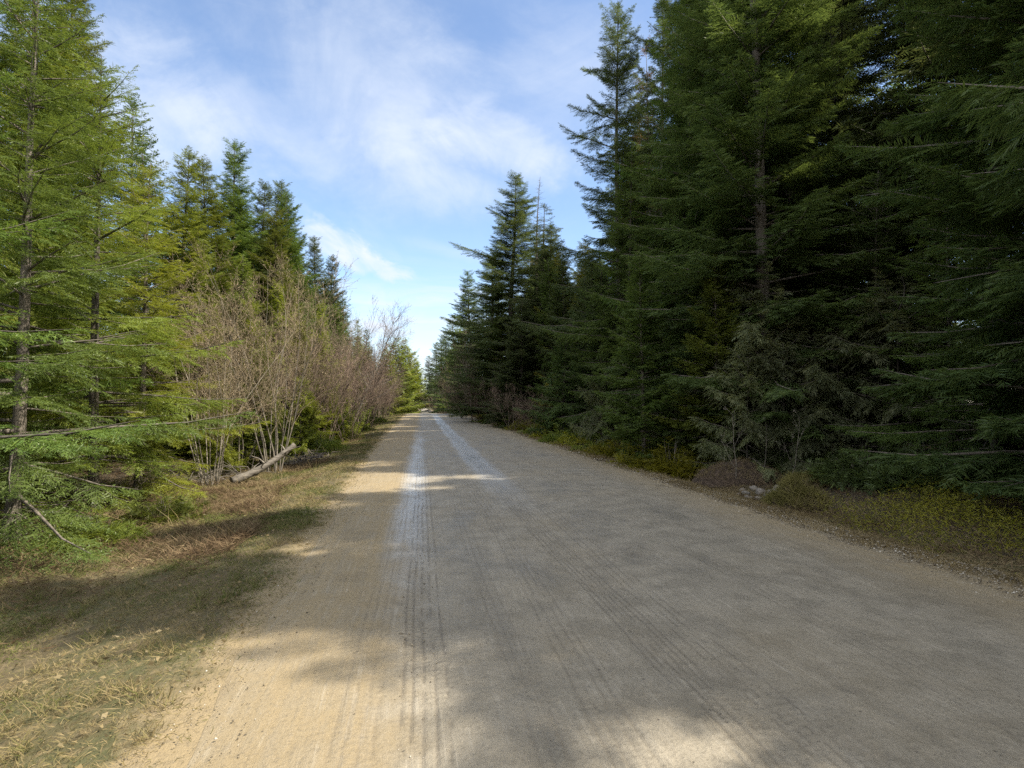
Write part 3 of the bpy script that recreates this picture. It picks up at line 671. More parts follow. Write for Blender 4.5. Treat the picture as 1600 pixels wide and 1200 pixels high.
fill(1, [('far', (6.8, 9)), ('far', (10, 14))], 62, 260, 8.5, far, ['fir', 'firblue', 'fir', 'olive'], (13, 20), 2.5, GS)
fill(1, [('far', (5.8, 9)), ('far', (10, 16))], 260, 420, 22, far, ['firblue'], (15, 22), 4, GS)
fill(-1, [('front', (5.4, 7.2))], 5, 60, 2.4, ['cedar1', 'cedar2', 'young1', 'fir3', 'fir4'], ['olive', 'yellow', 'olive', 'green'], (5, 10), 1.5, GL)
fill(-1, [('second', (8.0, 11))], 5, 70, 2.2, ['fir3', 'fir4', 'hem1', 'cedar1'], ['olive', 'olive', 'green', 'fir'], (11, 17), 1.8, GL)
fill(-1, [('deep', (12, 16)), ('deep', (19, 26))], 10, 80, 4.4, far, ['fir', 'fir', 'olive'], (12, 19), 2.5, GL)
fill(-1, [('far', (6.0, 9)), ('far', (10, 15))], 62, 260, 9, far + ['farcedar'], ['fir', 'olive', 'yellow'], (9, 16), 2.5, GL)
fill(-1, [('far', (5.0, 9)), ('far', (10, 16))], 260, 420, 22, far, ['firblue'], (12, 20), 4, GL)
# past the end of the visible road
for i in range(15):
    x = -22 + i * 3.1 + random.random(); plant(random.choice(far), x, 428 + random.random() * 10, random.uniform(1.15, 1.45), 'firblue', row='far', group='distant trees closing off the road')
# trees beside and behind the camera on the shaded side (their shadows cross the road)
for x, y, h, src in ((9.5, -0.9, 12.4, 'fir3'), (9.4, 1.6, 17, 'fir1'), (9.0, 4.0, 17, 'hem1'), (9.6, 6.8, 13.5, 'fir3'), (13.5, 3.5, 20, 'fir1'), (13, -1.5, 16, 'fir3'), (14, -6, 17, 'fir1'), (9.2, -4.3, 14, 'hem1'), (13.8, 7, 18, 'fir1'), (11, -9, 14, 'fir3')):
    plant(src, x, y, h / V_[src]['H'], 'fir', row='near', group=GS)

# ---- bare shrubs and alders
GB = 'bare leafless shrubs along the sunlit verge'
def shrub(src, px, Y_, s_, tw, label, X_=None, group=GB, name='bare_shrub', cat='shrub', sm_=None, **k):
    X_ = gx(px, Y_) if X_ is None else X_
    return plant(src, X_, Y_, s_, tw, name, label, cat, group, trunkm=sm_ or 'darkstem', crown='twig_spray', trunk='stem', **k)
shrub('clump1', 430, 16.8, 0.95, 'tantwig', 'pale multi-stem leafless clump right behind the leaning grey log', sm_='pale')
shrub('clump2', 506, 26.0, 1.15, 'twig', 'tall reddish leafless shrub standing behind the brush pile')
shrub('clump2', 478, 25.5, 1.15, 'twig', 'brownish twiggy shrub rising in front of the twin firs', rz=3.1)
shrub('clump2', 450, 23.5, 1.05, 'twig', 'reddish twiggy shrub over the raised end of the log', rz=4.4)
shrub('clump2', 530, 31.0, 1.25, 'twig', 'largest reddish-brown leafless shrub by the road')
shrub('clump3', 545, 27.0, 1.0, 'twig', 'low spreading leafless bush leaning over the verge')
shrub('clump2', 560, 42.0, 1.25, 'twig', 'pinkish leafless shrub in mid distance under the alder')
shrub('clump1', 578, 50.0, .95, 'twig', 'pinkish grey leafless shrub past the alder')
shrub('clump2', 588, 62.0, .9, 'twig', 'round pinkish leafless shrub nearer the far cedars')
shrub('clump2', 596, 74.0, .85, 'twig', 'greyish leafless shrub beside the far cedars')
shrub('clump3', 573, 36.0, 1.1, 'twig', 'dark low leafless bush at the road edge in mid distance')
shrub('clump3', 596, 52.0, 1.1, 'twig', 'second dark low leafless bush at the road edge')
shrub('clump1', 606, 84.0, .8, 'twig', 'last leafless shrub before the far cedars')
shrub('clump2', 370, 17.5, 1.0, 'tantwig', 'tan leafless shrub behind the small bright cedar', sm_='pale')
shrub('clump1', 330, 14.5, 0.75, 'tantwig', 'tan leafless shrub behind the butt of the log', sm_='pale')
shrub('alder', 545, 33.0, 1.05, 'twig', 'leaning bare alder arching toward the road with fine hanging twigs', name='bare_alder', cat='tree', tilt=(0.0, 0.16), rz=0.4, sm_='pale')
shrub('alder', 535, 38.0, 1.0, 'twig', 'upright bare alder among the pinkish shrubs', name='bare_alder', cat='tree', rz=1.4, sm_='pale')
GR = 'bare shrubs and saplings along the shaded verge'
shrub('alder', 738, 46.0, 1.0, 'tantwig', 'pale bare tree trunk standing before dark firs in mid distance', name='bare_alder', cat='tree', group=GR, rz=2.0, sm_='pale')
for px, Y_, s_, lb in ((725, 52, .9, 'grey leafless shrub below the pale bare trunk'), (755, 44, .8, 'leafless shrub beside the pale bare trunk'), (775, 38, .75, 'leafless shrub at the foot of the ragged fir'),
                       (715, 64, 1.0, 'brownish leafless shrub far along the shaded verge'), (800, 32, .6, 'low leafless shrub in the shade in mid distance'), (838, 27.5, .5, 'small leafless shrub nearer along the shaded verge'), (703, 80, 1.1, 'leafless shrub near the straw bank'),
                       (678, 170, 1.6, 'reddish sunlit bare shrub far beside the vanishing road')):
    shrub('clump2' if Y_ > 40 else 'clump3', px, Y_, s_, 'twig', lb, group=GR)

# ---------------------------------------------------------------- understory on the shaded side
GF = 'young trees with hanging grey fronds'
for px, Y_, s_, lb, rz in ((1165, 12.6, .8, 'grey-green frondy sapling over the stone heap', 0.5), (1225, 12.2, .85, 'frondy sapling right of the stone heap with pale drooping sprays', 2.2), (1072, 14.6, .6, 'low frondy sapling behind the mossy bank', 4.0),
                           (1190, 13.4, 1.25, 'tall frondy sapling with ghostly grey sprays in the dark forest', 1.1), (1262, 14.2, 1.15, 'frondy sapling at the dark edge behind the straw tuft', 3.0), (1310, 12.4, 1.0, 'frondy sapling past the straw tuft', 5.0), (1400, 11.2, 1.1, 'frondy sapling farthest from the mossy bank', 0.2), (940, 20, .7, 'small frondy sapling along the verge in mid distance', 1.9)):
    plant('frondy', gx(px, Y_), Y_, s_, 'greyfrond', 'frondy_sapling', lb, 'sapling', GF, rz=rz)
for px, Y_, s_, lb, tl in ((1148, 11.6, .75, 'thin pale sapling stem rising behind the earth bank', .05), (1186, 11.9, .62, 'straight pale sapling stem above the stones', 0), (1230, 11.3, .7, 'curved whitish sapling stem behind the straw tuft', .12), (1127, 11.9, .45, 'short slanting pale stem beside the earth bank', -.3), (1007, 16.5, .8, 'lone thin stem in the olive undergrowth', 0), (900, 22, .7, 'broken pale stem poking from the roadside shrubs', .35)):
    plant('whip', gx(px, Y_), Y_, s_, 'pale', 'bare_sapling', lb, 'sapling', 'thin bare saplings on the shaded verge', trunkm='pale', crown='twig_spray', trunk='stem', tilt=(0, tl))

def bush(name, Rr, Hh, n, kind, seed, L=(0.14, 0.3), flat=0.5):
    rs = np.random.default_rng(seed); a = rs.random(n) * 6.283; r = np.sqrt(rs.random(n)) * Rr
    lump = 0.6 + 0.4 * np.sin(a * 3 + seed) * np.sin(r * 5 + seed)
    z = Hh * (1 - (r / Rr) ** 2) * (0.25 + 0.75 * rs.random(n)) * lump
    P = np.stack([np.cos(a) * r, np.sin(a) * r, z], -1)
    D = np.stack([np.cos(a), np.sin(a), rs.random(n) * 1.4 * flat + .1], -1) + rs.normal(size=(n, 3)) * .5
    V = place_sprays(kind, P, D, rs.uniform(L[0], L[1], n), rs, 0.5)
    cr = mesh_np(name, V, np.arange(len(V)), 4, M['leaf'])
    st = Tubes()
    for i in range(26):
        aa = rs.random() * 6.28; rr = Rr * rs.random() * .8; tp = np.array([math.cos(aa) * rr, math.sin(aa) * rr, Hh * (.5 + .6 * rs.random()) * (1 - (rr / Rr) ** 2 * .7)])
        st.add([[tp[0] * .3, tp[1] * .3, -.03], tp * [.7, .7, .6], tp], [.008, .006, .002], 3)
    return {'crown': cr, 'trunk': st.mesh(name + 'st', M['wood']), 'H': Hh, 'R': Rr}
V_['bush1'] = bush('bush1', 1.0, 0.75, 900, 'fir', 51); V_['bush2'] = bush('bush2', 0.8, 0.55, 700, 'hem', 52); V_['bush3'] = bush('bush3', 0.9, 0.7, 500, 'cedar', 53)
GU = 'low evergreen bushes along the shaded verge'
ub = [(1048, 13.6, 1.15, 'moss', 'bright yellow-green mossy bush nearest the earth bank'), (1076, 13.2, .8, 'moss', 'mossy bush touching the earth bank'), (1010, 14.8, 1.05, 'moss', 'olive mossy bush second from the earth bank'),
      (965, 17.5, 1.1, 'moss', 'olive bush by the lone thin stem'), (930, 19.0, 1.0, 'olive', 'olive bush at the bend of the verge'), (905, 21.5, 1.1, 'moss', 'bush under the broken pale stem'), (880, 23.5, 1.1, 'olive', 'bush on the verge before the dark hemlock'),
      (862, 26, 1.2, 'moss', 'mossy bush in mid distance on the shaded verge'), (843, 29, 1.2, 'olive', 'olive bush below the bushy fir on the shaded verge'), (822, 33, 1.3, 'moss', 'yellowish bush in mid distance on the shaded verge'), 
      (1020, 17, 1.4, 'moss', 'large olive bush behind the mossy bank'), (980, 20, 1.5, 'olive', 'large bush under the young green fir'), (945, 23, 1.5, 'fir', 'dark bush at the forest edge'), (1075, 15, 1.3, 'fir', 'dark bush behind the low frondy sapling'),
      (805, 38, 1.4, 'olive', 'distant olive bush on the verge'), (788, 44, 1.5, 'moss', 'distant yellowish bush on the shaded verge'), (770, 52, 1.6, 'olive', 'farthest olive bush on the shaded verge'), (1340, 10.3, 1.0, 'fir', 'dark bush past the straw tuft'), (1450, 9.2, 1.1, 'fir', 'dark bush at the far end of the near forest edge'), (1250, 12.4, 1.1, 'fir', 'dark bush behind the straw tuft')]
for i, (px, Y_, s_, mt, lb) in enumerate(ub):
    plant(('bush1', 'bush2', 'bush3')[i % 3], gx(px, Y_), Y_, s_, mt, 'low_bush', lb, 'bush', GU, crown='foliage', trunk='stem', dz=-.02)
GV = 'low bushes along the sunlit verge'
for i, (px, Y_, s_, mt, lb) in enumerate([(500, 22.5, 1.1, 'olive', 'dark olive bush behind the brush pile'), (535, 28, 1.2, 'yellow', 'yellowish bush beside the low cedar'), (350, 18, .9, 'yellow', 'yellow-green bush behind the leaning log'),
                                          (560, 36, 1.2, 'olive', 'shadowed bush by the road in mid distance'), (582, 48, 1.3, 'olive', 'small distant bush by the road'), (260, 10.6, .7, 'olive', 'bush over the brown bracken'), (150, 8.8, .6, 'olive', 'yellowish bush at the edge of view')]):
    plant(('bush1', 'bush3')[i % 2], gx(px, Y_), Y_, s_, mt, 'low_bush', lb, 'bush', GV, crown='foliage', trunk='stem', dz=-.02)

# ---- labels for the trees planted in rows
WHO = {'front': 'in the front row', 'second': 'in the second row', 'third': 'in the third row', 'near': 'in the row beside the viewer'}
COL = {'fir': 'dark green', 'firblue': 'blue-green', 'green': 'mid-green', 'olive': 'olive-green', 'yellow': 'yellow-green', 'gold': 'golden', 'brown': 'browning'}
cnt = {}
for q in sorted([q for q in placed if q['label'] is None], key=lambda q: q['y']):
    side = 'shaded' if q['x'] > 0 else 'sunlit'; kind = q['name'].split('_')[0]; col = COL[q['mat']]
    size = 'short' if q['h'] < 7 else 'mid-height' if q['h'] < 13 else 'tall'
    row = q['row']
    if row in ('front', 'second', 'third', 'near'):
        k = (side, row); cnt[k] = cnt.get(k, 0) + 1
        lb = f"{size} {col} {kind}, {ordinal(cnt[k])} {WHO[row]} on the {side} side"
    elif row == 'deep':
        lb = f"{size} {kind} deep in the forest on the {side} side, behind the roadside rows"; q['o']['group'] = f'deep forest trees on the {side} side'
    elif row == 'far' and abs(q['x']) < 9.5 and q['y'] < 262:
        k = (side, row); cnt[k] = cnt.get(k, 0) + 1
        lb = f"distant {col} {kind}, {ordinal(cnt[k])} roadside tree past the crest on the {side} side"; q['o']['group'] = f'distant trees past the crest on the {side} side'
    else:
        lb = f"distant {col} {kind} past the crest on the {side} side" if q['group'] != 'distant trees closing off the road' else 'distant dark tree closing off the end of the road'
        if q['group'] != 'distant trees closing off the road': q['o']['group'] = f'distant trees past the crest on the {side} side'
    tag(q['o'], lb, 'tree')

# ---------------------------------------------------------------- log, brush, stones, mounds
def rock_mesh(seed, material):
    rs = np.random.default_rng(seed); n, m_ = 9, 14; V = []
    for i in range(n + 1):
        th = math.pi * i / n
        for j in range(m_):
            ph = 2 * math.pi * j / m_; d = np.array([math.sin(th) * math.cos(ph), math.sin(th) * math.sin(ph), math.cos(th)])
            r = 1 + 0.16 * math.sin(3 * d[0] + seed) + 0.14 * math.sin(4 * d[1] + seed * 2.1) + 0.10 * math.sin(5 * d[2] + seed * 1.3)
            V.append(d * r * [1, .8, .62])
    F = []
    for i in range(n):
        for j in range(m_): F.append((i * m_ + j, (i + 1) * m_ + j, (i + 1) * m_ + (j + 1) % m_, i * m_ + (j + 1) % m_))
    return mesh_np('stone', np.array(V), np.array(F), 4, material, True)
ms, T = mat('roadside_stone'); tc = T.n('ShaderNodeTexCoord').outputs['Object']; oi = T.n('ShaderNodeObjectInfo')
n1 = T.noise(tc, 3, 6, 0.7); c = T.mix(n1, (0.12, 0.112, 0.10), (0.30, 0.28, 0.25)); c = T.mix(T.m('MULTIPLY', oi.outputs['Random'], .5), c, (0.30, 0.25, 0.20))
p = T.n('ShaderNodeBsdfPrincipled'); T.l(c, p.inputs['Base Color']); p.inputs['Roughness'].default_value = .8
bp = T.n('ShaderNodeBump'); bp.inputs['Strength'].default_value = .4; bp.inputs['Distance'].default_value = .05; T.l(n1, bp.inputs['Height']); T.l(bp.outputs[0], p.inputs['Normal'])
T.l(p.outputs[0], T.n('ShaderNodeOutputMaterial').inputs[0])
rocks = [rock_mesh(i, ms) for i in range(5)]
STN = [(1166, 771, 7, 'small stone at the road-side edge of the heap'), (1178, 764, 8, 'flat stone on top of the heap below the earth bank'), (1160, 762, 6, 'stone at the back of the heap'), (1190, 768, 9, 'largest round stone in the heap'),
       (1170, 777, 6, 'lowest little stone of the heap'), (1186, 778, 6, 'grey stone at the bottom edge of the heap'), (1197, 772, 5, 'pebble-like stone beside the largest one'), (1203, 768, 6, 'dark stone at the straw tuft end of the heap'),
       (1217, 769, 12, 'big pale boulder beside the straw tuft'), (1152, 772, 4, 'tiny outlying stone toward the bushes'), (1177, 747, 8, 'reddish stone half buried in the earth bank'), (1236, 765, 6, 'stone beyond the straw tuft'), (1150, 790, 3, 'bright little stone out on the shoulder'), (1070, 741, 4, 'lone stone on the shoulder by the mossy bank')]
for i, (px, py, r_, lb) in enumerate(STN):
    x, y = on_ground(px, py + 3); s_ = r_ / FPX * y * 1.0
    o = link('stone', rocks[i % 5]); o.location = (x, y, float(gz(x, y)) + s_ * .42); o.scale = (s_,) * 3; o.rotation_euler = (random.random() * .4, random.random() * .4, random.random() * 6)
    tag(o, lb, 'stone', 'stones by the earth bank')

# leaning dead log on the sunlit verge
def log():
    x0, y0 = on_ground(362, 759); x1, y1 = gx(461, 15.2), 15.2; z1 = top_z(461, 695, x1, y1)
    t = Tubes(); n = 26; P = []
    rs = np.random.default_rng(3)
    for i in range(n + 1):
        s_ = i / n; P.append((x0 + (x1 - x0) * s_, y0 + (y1 - y0) * s_, (float(gz(x0, y0)) + .10) * (1 - s_) + z1 * s_ - .10 * math.sin(s_ * 3.14)))
    P = np.array(P); rad = 0.105 - 0.05 * np.linspace(0, 1, n + 1) + rs.normal(size=n + 1) * .006
    P = np.vstack([P[0] - (P[1] - P[0]) * .02, P, P[-1] + (P[-1] - P[-2]) * .02]); rad = np.concatenate([[0.01], rad, [0.01]])
    t.add(P, rad, 12)
    for a_ in range(len(t.V)):
        v = t.V[a_]; c_ = v.reshape(-1, 12, 3).mean(1, keepdims=True); q = v.reshape(-1, 12, 3) - c_
        k_ = 1 + .22 * (rs.random((1, 12, 1)) - .5) + .12 * (rs.random((q.shape[0], 12, 1)) - .5); k_[0] = k_[-1] = 1
        t.V[a_] = (c_ + q * k_).reshape(-1, 3)
    o = tag(link('fallen_log', t.mesh('fallen_log', M['log'])), 'weathered grey log leaning out of the shrubs on the sunlit verge', 'log')
    b = Tubes()
    for s_, a, l in ((.3, 1.2, .5), (.55, 2.6, .45), (.7, .4, .6), (.85, 2.0, .35), (.45, -1.0, .4)):
        q = P[int(s_ * n) + 1]; b.add([q, q + np.array([math.cos(a) * l * .5, math.sin(a) * .2 * l, .35 * l]), q + np.array([math.cos(a) * l, math.sin(a) * .3 * l, .5 * l])], [.022, .015, .006], 5)
    link('branch_stub', b.mesh('branch_stub', M['log']), o)
log()
# second lower dead trunk at the edge + brush piles
def stick_pile(name, cx, cy, n, L, Rr, hgt, seed, material, label, cat='brush'):
    rs = np.random.default_rng(seed); t = Tubes()
    for i in range(n):
        a = rs.random() * 6.28; r = Rr * math.sqrt(rs.random()); o = np.array([cx + math.cos(a) * r, cy + math.sin(a) * r, 0]); o[2] = float(gz(o[0], o[1])) + hgt * (1 - r / Rr) * rs.random()
        d = rs.normal(size=3); d[2] = abs(d[2]) * .5; d /= np.linalg.norm(d); l = L * (.4 + rs.random())
        m_ = rs.normal(size=3) * .08 * l
        t.add([o - d * l * .3, o + d * l * .2 + m_, o + d * l * .7 - [0, 0, .1 * l]], [.014 * (.4 + rs.random()), .010, .003], 4)
    return tag(link(name, t.mesh(name, material)), label, cat)
x, y = on_ground(485, 722); stick_pile('brush_pile', x, y, 120, .7, .75, .45, 61, M['deadwood'], 'tangled dark brush pile past the raised end of the log')
x, y = on_ground(445, 728); stick_pile('brush_pile', x, y, 70, .6, .7, .2, 62, M['log'], 'grey broken sticks lying under the raised end of the log')
x, y = on_ground(352, 748); stick_pile('brush_pile', x, y, 70, .9, .8, .3, 63, M['log'], 'grey sticks at the thick end of the log')
x, y = on_ground(985, 712); stick_pile('brush_pile', x, y + 2.5, 60, 1.2, .9, .9, 64, M['deadwood'], 'dark dead branches under the shaded firs')

# earth bank, grass clumps
def blades(n, xy, hgt, wid, rs, lie=0.6, zadd=None):
    x, y = xy; z = gz(x, y) + 0.0 if zadd is None else zadd
    a = rs.random(n) * 6.283; lean = np.clip(rs.normal(lie, .35, n), 0.05, 1.5)
    D = np.stack([np.cos(a) * np.sin(lean), np.sin(a) * np.sin(lean), np.cos(lean)], -1)
    N = np.stack([-np.sin(a) + rs.normal(size=n) * .5, np.cos(a) + rs.normal(size=n) * .5, rs.normal(size=n) * .5], -1)
    return kites(np.stack([x, y, z], -1), D, hgt, wid, N, bend=0.25)
def grass_mat(name, cols):
    m, T = mat(name); geo = T.n('ShaderNodeNewGeometry'); tc = T.n('ShaderNodeTexCoord').outputs['Object']
    f = T.m('ADD', T.m('MULTIPLY', geo.outputs['Random Per Island'], .45), T.m('MULTIPLY', T.sm(T.noise(tc, .8, 4, .6), .3, .7), .55))
    c = T.ramp(f, cols); d = T.n('ShaderNodeBsdfDiffuse'); T.l(c, d.inputs[0]); t = T.n('ShaderNodeBsdfTranslucent'); T.l(c, t.inputs[0])
    mx = T.n('ShaderNodeMixShader'); mx.inputs[0].default_value = .3; T.l(d.outputs[0], mx.inputs[1]); T.l(t.outputs[0], mx.inputs[2]); T.l(mx.outputs[0], T.n('ShaderNodeOutputMaterial').inputs[0]); return m
M['grass'] = grass_mat('verge_grass', [(0, (0.085, 0.13, 0.03)), (.35, (0.16, 0.18, 0.06)), (.6, (0.30, 0.25, 0.13)), (1, (0.42, 0.34, 0.20))])
M['straw'] = grass_mat('dry_straw', [(0, (0.16, 0.12, 0.06)), (.5, (0.30, 0.24, 0.13)), (1, (0.45, 0.38, 0.24))])
M['bracken'] = grass_mat('dead_bracken', [(0, (0.085, 0.058, 0.04)), (.5, (0.20, 0.145, 0.09)), (1, (0.40, 0.32, 0.20))])
M['tuft'] = grass_mat('tuft_grass', [(0, (0.10, 0.10, 0.03)), (.5, (0.24, 0.22, 0.08)), (1, (0.40, 0.34, 0.16))])
rs = np.random.default_rng(77)
def stuff(name, V, m, label, cat): return tag(link(name, mesh_np(name, V, np.arange(len(V)), 4, m)), label, cat, kind='stuff')
# left verge grass
def scatter(n, ya, yb, xa, xb, power=1.6):
    t = rs.random(n); y = ya + (yb - ya) * t ** power; x = xa + (xb - xa) * rs.random(n); return x, y
VV = []
for n, ya, yb, pw, sz in ((120000, 0.6, 9, 1.2, 1.0), (90000, 8, 26, 1.1, 1.7), (30000, 25, 75, 1.0, 3.0)):
    x, y = scatter(n, ya, yb, -6.0, 0, pw); x = edge_l(y) + 0.14 * rs.normal(size=n) - np.abs(rs.random(n)) ** .9 * 4.6
    dens = sstep(fbm(x * 2.2, y * 2.2, 12), .22, .5) * 0.85 + .15
    k = rs.random(n) < dens * (1 - .55 * sstep(edge_l(y) - x, -0.05, .5) * 0 - .75 * sstep(x - edge_l(y), -.45, .1))
    x, y = x[k], y[k]; n2_ = len(x)
    VV.append(blades(n2_, (x, y), rs.uniform(.02, .065, n2_) * sz, np.full(n2_, .0042 * sz), rs, 1.05))
nt = 420; ty = .8 + 26 * rs.random(nt) ** 1.3; tx_ = edge_l(ty) - .15 - 3.4 * rs.random(nt); nb_ = 46
x = np.repeat(tx_, nb_) + rs.normal(size=nt * nb_) * .035; y = np.repeat(ty, nb_) + rs.normal(size=nt * nb_) * .035
VV.append(blades(nt * nb_, (x, y), rs.uniform(.05, .14, nt * nb_), np.full(nt * nb_, .0048), rs, .75))
stuff('verge_grass', np.concatenate(VV), M['grass'], 'short dry and green grass on the sunlit verge', 'grass')
# dead bracken patches left
x = []; y = []
for px, py, rr, n in ((390, 770, .9, 5000), (365, 800, .8, 5000), (440, 735, .7, 3500), (490, 728, .5, 2500), (360, 850, .6, 3000), (250, 850, 1.2, 6000), (550, 690, .5, 1500), (300, 780, 1.2, 5000)):
    cx, cy = on_ground(px, py); x.append(cx + rs.normal(size=n) * rr * .6); y.append(cy + rs.normal(size=n) * rr)
x = np.concatenate(x); y = np.concatenate(y); k = (x < edge_l(y) - .9) & (rs.random(len(x)) < sstep(fbm(x * 1.8, y * 1.8, 21), .38, .6)); x, y = x[k], y[k]
stuff('dead_bracken', blades(len(x), (x, y), rs.uniform(.05, .2, len(x)), np.full(len(x), .009), rs, 1.1, gz(x, y) + rs.random(len(x)) * .06), M['bracken'], 'reddish brown dead bracken matted below the log', 'dead bracken')
# right shoulder: dry straw and litter
VV = []
for n, ya, yb, sz in ((26000, 4, 16, 1.3), (22000, 15, 36, 2.2), (9000, 35, 80, 3.6)):
    y = rs.uniform(ya, yb, n); x = edge_r(y) + np.abs(rs.normal(size=n)) * .9 - .15
    k = rs.random(n) < sstep(fbm(x * 2, y * 2, 14), .25, .55); x, y = x[k], y[k]
    VV.append(blades(len(x), (x, y), rs.uniform(.03, .1, len(x)) * sz, np.full(len(x), .0045 * sz), rs, 1.1))
stuff('roadside_straw', np.concatenate(VV), M['straw'], 'dry straw and litter along the shaded shoulder', 'dry grass')
# forest-floor debris on both sides
n = 80000; y = 3 + 42 * rs.random(n) ** 1.4; sgn = rs.random(n) < .65; x = np.where(sgn, edge_r(y) + .9 + rs.random(n) * 7, edge_l(y) - 2.8 - rs.random(n) * 5)
stuff('forest_litter', blades(n, (x, y), rs.uniform(.06, .2, n), np.full(n, .012), rs, 1.15), M['bracken'], 'brown twigs and needles covering the forest floor', 'leaf litter')

# low mossy undergrowth, leaf litter and dead stalks
n = 120000; y = 4 + 60 * rs.random(n) ** 1.5; x = edge_r(y) + .75 + 2.3 * rs.random(n) ** .8; hh = fbm(x * 1.6, y * 1.2, 33); k = (rs.random(n) < sstep(hh, .28, .5)) & ~((y < 13.0) & (y > 8.0) & (x < 9.5)); x, y, hh = x[k], y[k], hh[k]; n = len(x)
gr_ = np.clip((y - 6) / 14, .6, 3)
stuff('undergrowth', blades(n, (x, y), rs.uniform(.05, .13, n) * gr_, np.full(n, .012) * gr_, rs, 1.0, gz(x, y) + rs.random(n) * .5 * sstep(hh, .3, .65)), M['leaf'], 'yellow-green mossy undergrowth at the foot of the shaded trees', 'undergrowth').color = LEAFC['moss'] + (1,)
n = 9000; y = 1 + 40 * rs.random(n) ** 1.6; sd = rs.random(n) < .6; x = np.where(sd, edge_l(y) - .1 - 3.5 * rs.random(n), edge_r(y) + .1 + 2.5 * rs.random(n))
stuff('fallen_leaves', blades(n, (x, y), rs.uniform(.02, .05, n), rs.uniform(.012, .03, n), rs, 1.35, gz(x, y) + .02), M['straw'], 'small pale and brown fallen leaves on the verges', 'fallen leaves')
n = 7000; y = 5 + 20 * rs.random(n); x = edge_r(y) + .05 + 1.6 * rs.random(n)
stuff('twig_litter', blades(n, (x, y), rs.uniform(.04, .16, n), np.full(n, .008), rs, 1.4, gz(x, y) + .02), M['straw'], 'pale twigs and bark bits strewn on the shaded shoulder', 'twig litter')
n = 2600; y = 7.5 + 40 * rs.random(n) ** 1.4; sd = rs.random(n) < .6; x = np.where(sd, edge_l(y) - .9 - 2.6 * rs.random(n), edge_r(y) + .5 + 1.5 * rs.random(n)); k = rs.random(n) < sstep(fbm(x, y, 41), .4, .6); x, y = x[k], y[k]; n = len(x)
stuff('dead_stalks', blades(n, (x, y), rs.uniform(.15, .5, n), np.full(n, .007), rs, .45), M['straw'], 'thin dead stalks standing in the roadside grass', 'dead grass')

def mound(name, cx, cy, rx, ry, h, material, label, cat, seed, bl=None, nb=3000, bh=(.05, .16)):
    o = bpy.data.objects.new(name, None); S.collection.objects.link(o); o.location = (cx, cy, float(gz(cx, cy))); tag(o, label, cat)
    r2 = np.random.default_rng(seed); n = 40; g = np.linspace(-1, 1, n); A, B = np.meshgrid(g, g)
    def zf(a, b): 
        rr = np.sqrt(a * a + b * b); return h * np.clip(1 - rr ** 1.7, 0, None) ** .7 * (0.35 + 1.1 * fbm(a * 3.5 + seed, b * 3.5, seed) + .35 * vnoise(a * 13, b * 13, seed)) - .06
    Z = zf(A, B); V = np.stack([A * rx, B * ry, Z], -1).reshape(-1, 3); i = np.arange(n - 1)[:, None] * n; j = np.arange(n - 1)[None]
    F = np.stack([i + j, i + j + 1, i + j + 1 + n, i + j + n], -1).reshape(-1, 4)
    link('earth', mesh_np(name, V, F, 4, material, True), o)
    if bl:
        a = r2.uniform(-1, 1, nb * 2); b = r2.uniform(-1, 1, nb * 2); k = a * a + b * b < .85; a, b = a[k], b[k]
        Vb = blades(len(a), (a * rx, b * ry), r2.uniform(bh[0], bh[1], len(a)), np.full(len(a), .006), r2, .9, zf(a, b) - .01)
        link('grass', mesh_np(name + 'g', Vb, np.arange(len(Vb)), 4, bl), o)
me_, T = mat('dark_earth'); tc = T.n('ShaderNodeTexCoord').outputs['Object']; n1 = T.noise(tc, 14, 7, .75); c = T.mix(T.sm(n1, .3, .7), (0.035, 0.025, 0.018), (0.14, 0.10, 0.07))
p = T.n('ShaderNodeBsdfPrincipled'); T.l(c, p.inputs['Base Color']); p.inputs['Roughness'].default_value = .95; bp = T.n('ShaderNodeBump'); bp.inputs['Distance'].default_value = .06; T.l(n1, bp.inputs['Height']); T.l(bp.outputs[0], p.inputs['Normal']); T.l(p.outputs[0], T.n('ShaderNodeOutputMaterial').inputs[0])
x, y = on_ground(1195, 762); mound('earth_bank', x, y + .95, 1.15, .55, .42, me_, 'dark earth bank with roots behind the stone heap', 'earth bank', 4, M['straw'], 2600, (.04, .14))
x, y = on_ground(1122, 756); mound('grass_clump', x, y + .1, .5, .38, .27, me_, 'pale dead grass clump at the end of the earth bank', 'grass clump', 6, M['straw'], 2600, (.06, .16))
x, y = on_ground(1245, 798); mound('grass_tuft', x, y, .55, .45, .42, me_, 'shaggy yellowish grass tuft beside the big pale boulder', 'grass clump', 8, M['tuft'], 4200, (.10, .26))
x, y = on_ground(1262, 762); mound('grass_tuft', x, y, .5, .4, .3, me_, 'small grass tuft behind the shaggy yellowish one', 'grass clump', 9, M['tuft'], 2200, (.08, .2))
x, y = gx(702, 72), 72; mound('straw_bank', x, y, 1.6, 1.5, .45, me_, 'pale sunlit straw bank beside the road crest', 'bank', 10, M['straw'], 5000, (.1, .3))

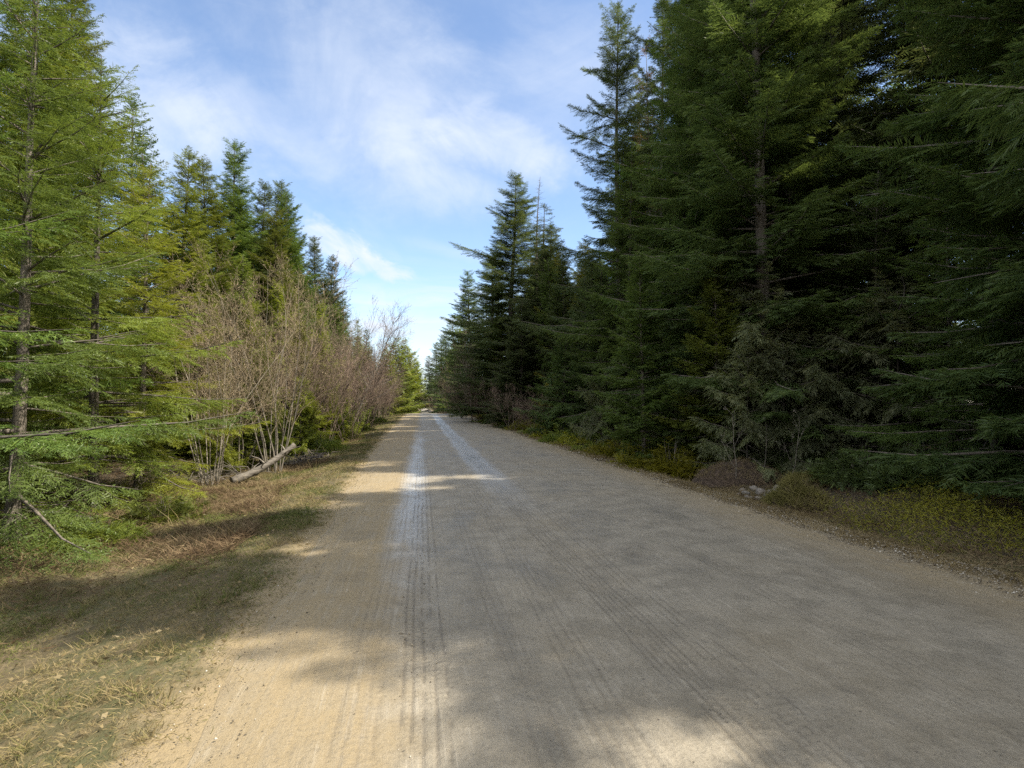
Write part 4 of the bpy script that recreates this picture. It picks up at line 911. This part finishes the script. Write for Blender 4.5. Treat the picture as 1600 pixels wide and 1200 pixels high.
# gravel and crumbs on the road: tiny stones
def crumbs(n, ya, yb, fx, smin, smax, seed):
    r2 = np.random.default_rng(seed); y = r2.uniform(ya, yb, n); x = fx(y, r2, n)
    s_ = r2.uniform(smin, smax, n) * (0.6 + r2.random(n)); z = gz(x, y) + .024
    base = np.array([[1, 0, 0], [0, 1, 0], [-1, 0, 0], [0, -1, 0], [.1, .1, .8], [-.1, -.1, -.6]], float)
    a = r2.random(n) * 6.28; ca, sa = np.cos(a), np.sin(a)
    b = base[None] * (1 + .5 * (r2.random((n, 6, 1)) - .5)) * s_[:, None, None]
    V = np.stack([b[..., 0] * ca[:, None] - b[..., 1] * sa[:, None] * .7, b[..., 0] * sa[:, None] + b[..., 1] * ca[:, None] * .7, b[..., 2]], -1) + np.stack([x, y, z], -1)[:, None]
    F = np.array([[0, 1, 4], [1, 2, 4], [2, 3, 4], [3, 0, 4], [1, 0, 5], [2, 1, 5], [3, 2, 5], [0, 3, 5]]); F = (F[None] + np.arange(n)[:, None, None] * 6)
    return V.reshape(-1, 3), F.reshape(-1)
mc, T = mat('gravel_crumbs'); geo = T.n('ShaderNodeNewGeometry'); c = T.ramp(geo.outputs['Random Per Island'], [(0, (.09, .075, .055)), (.5, (.20, .17, .12)), (.85, (.32, .28, .21)), (1, (.55, .52, .46))]); p = T.n('ShaderNodeBsdfPrincipled'); T.l(c, p.inputs['Base Color']); p.inputs['Roughness'].default_value = .9; T.l(p.outputs[0], T.n('ShaderNodeOutputMaterial').inputs[0])
A_ = [crumbs(9000, 1.5, 14, lambda y, r, n: edge_r(y) + r.normal(size=n) * .35, .004, .014, 1), crumbs(5000, 14, 40, lambda y, r, n: edge_r(y) + r.normal(size=n) * .4, .01, .03, 2),
      crumbs(1500, 1.2, 14, lambda y, r, n: edge_l(y) + r.normal(size=n) * .22, .002, .007, 3), crumbs(2500, 1.2, 9, lambda y, r, n: r.uniform(-1.1, 5, n), .002, .006, 4),
      crumbs(2600, 1.6, 10, lambda y, r, n: np.where(r.random(n) < .5, 3.9 + r.normal(size=n) * .45, .8 + r.normal(size=n) * .7), .003, .008, 6), crumbs(260, 1.8, 12, lambda y, r, n: r.uniform(-.9, 4.9, n), .008, .017, 7),
      crumbs(500, 3.0, 9, lambda y, r, n: 3.4 + .12 * y * 0 + r.normal(size=n) * .25, .006, .016, 5)]
off = 0; VV, FF = [], []
for v, f in A_: VV.append(v); FF.append(f + off); off += len(v)
tag(link('gravel', mesh_np('gravel', np.concatenate(VV), np.concatenate(FF), 3, mc)), 'loose gravel and crumbs scattered over the road and its shoulders', 'gravel', kind='stuff')
print('objects', len(bpy.data.objects), 'trees', len(placed), 'polys', {k: len(v['crown'].polygons) for k, v in {**V_, **B_}.items()})
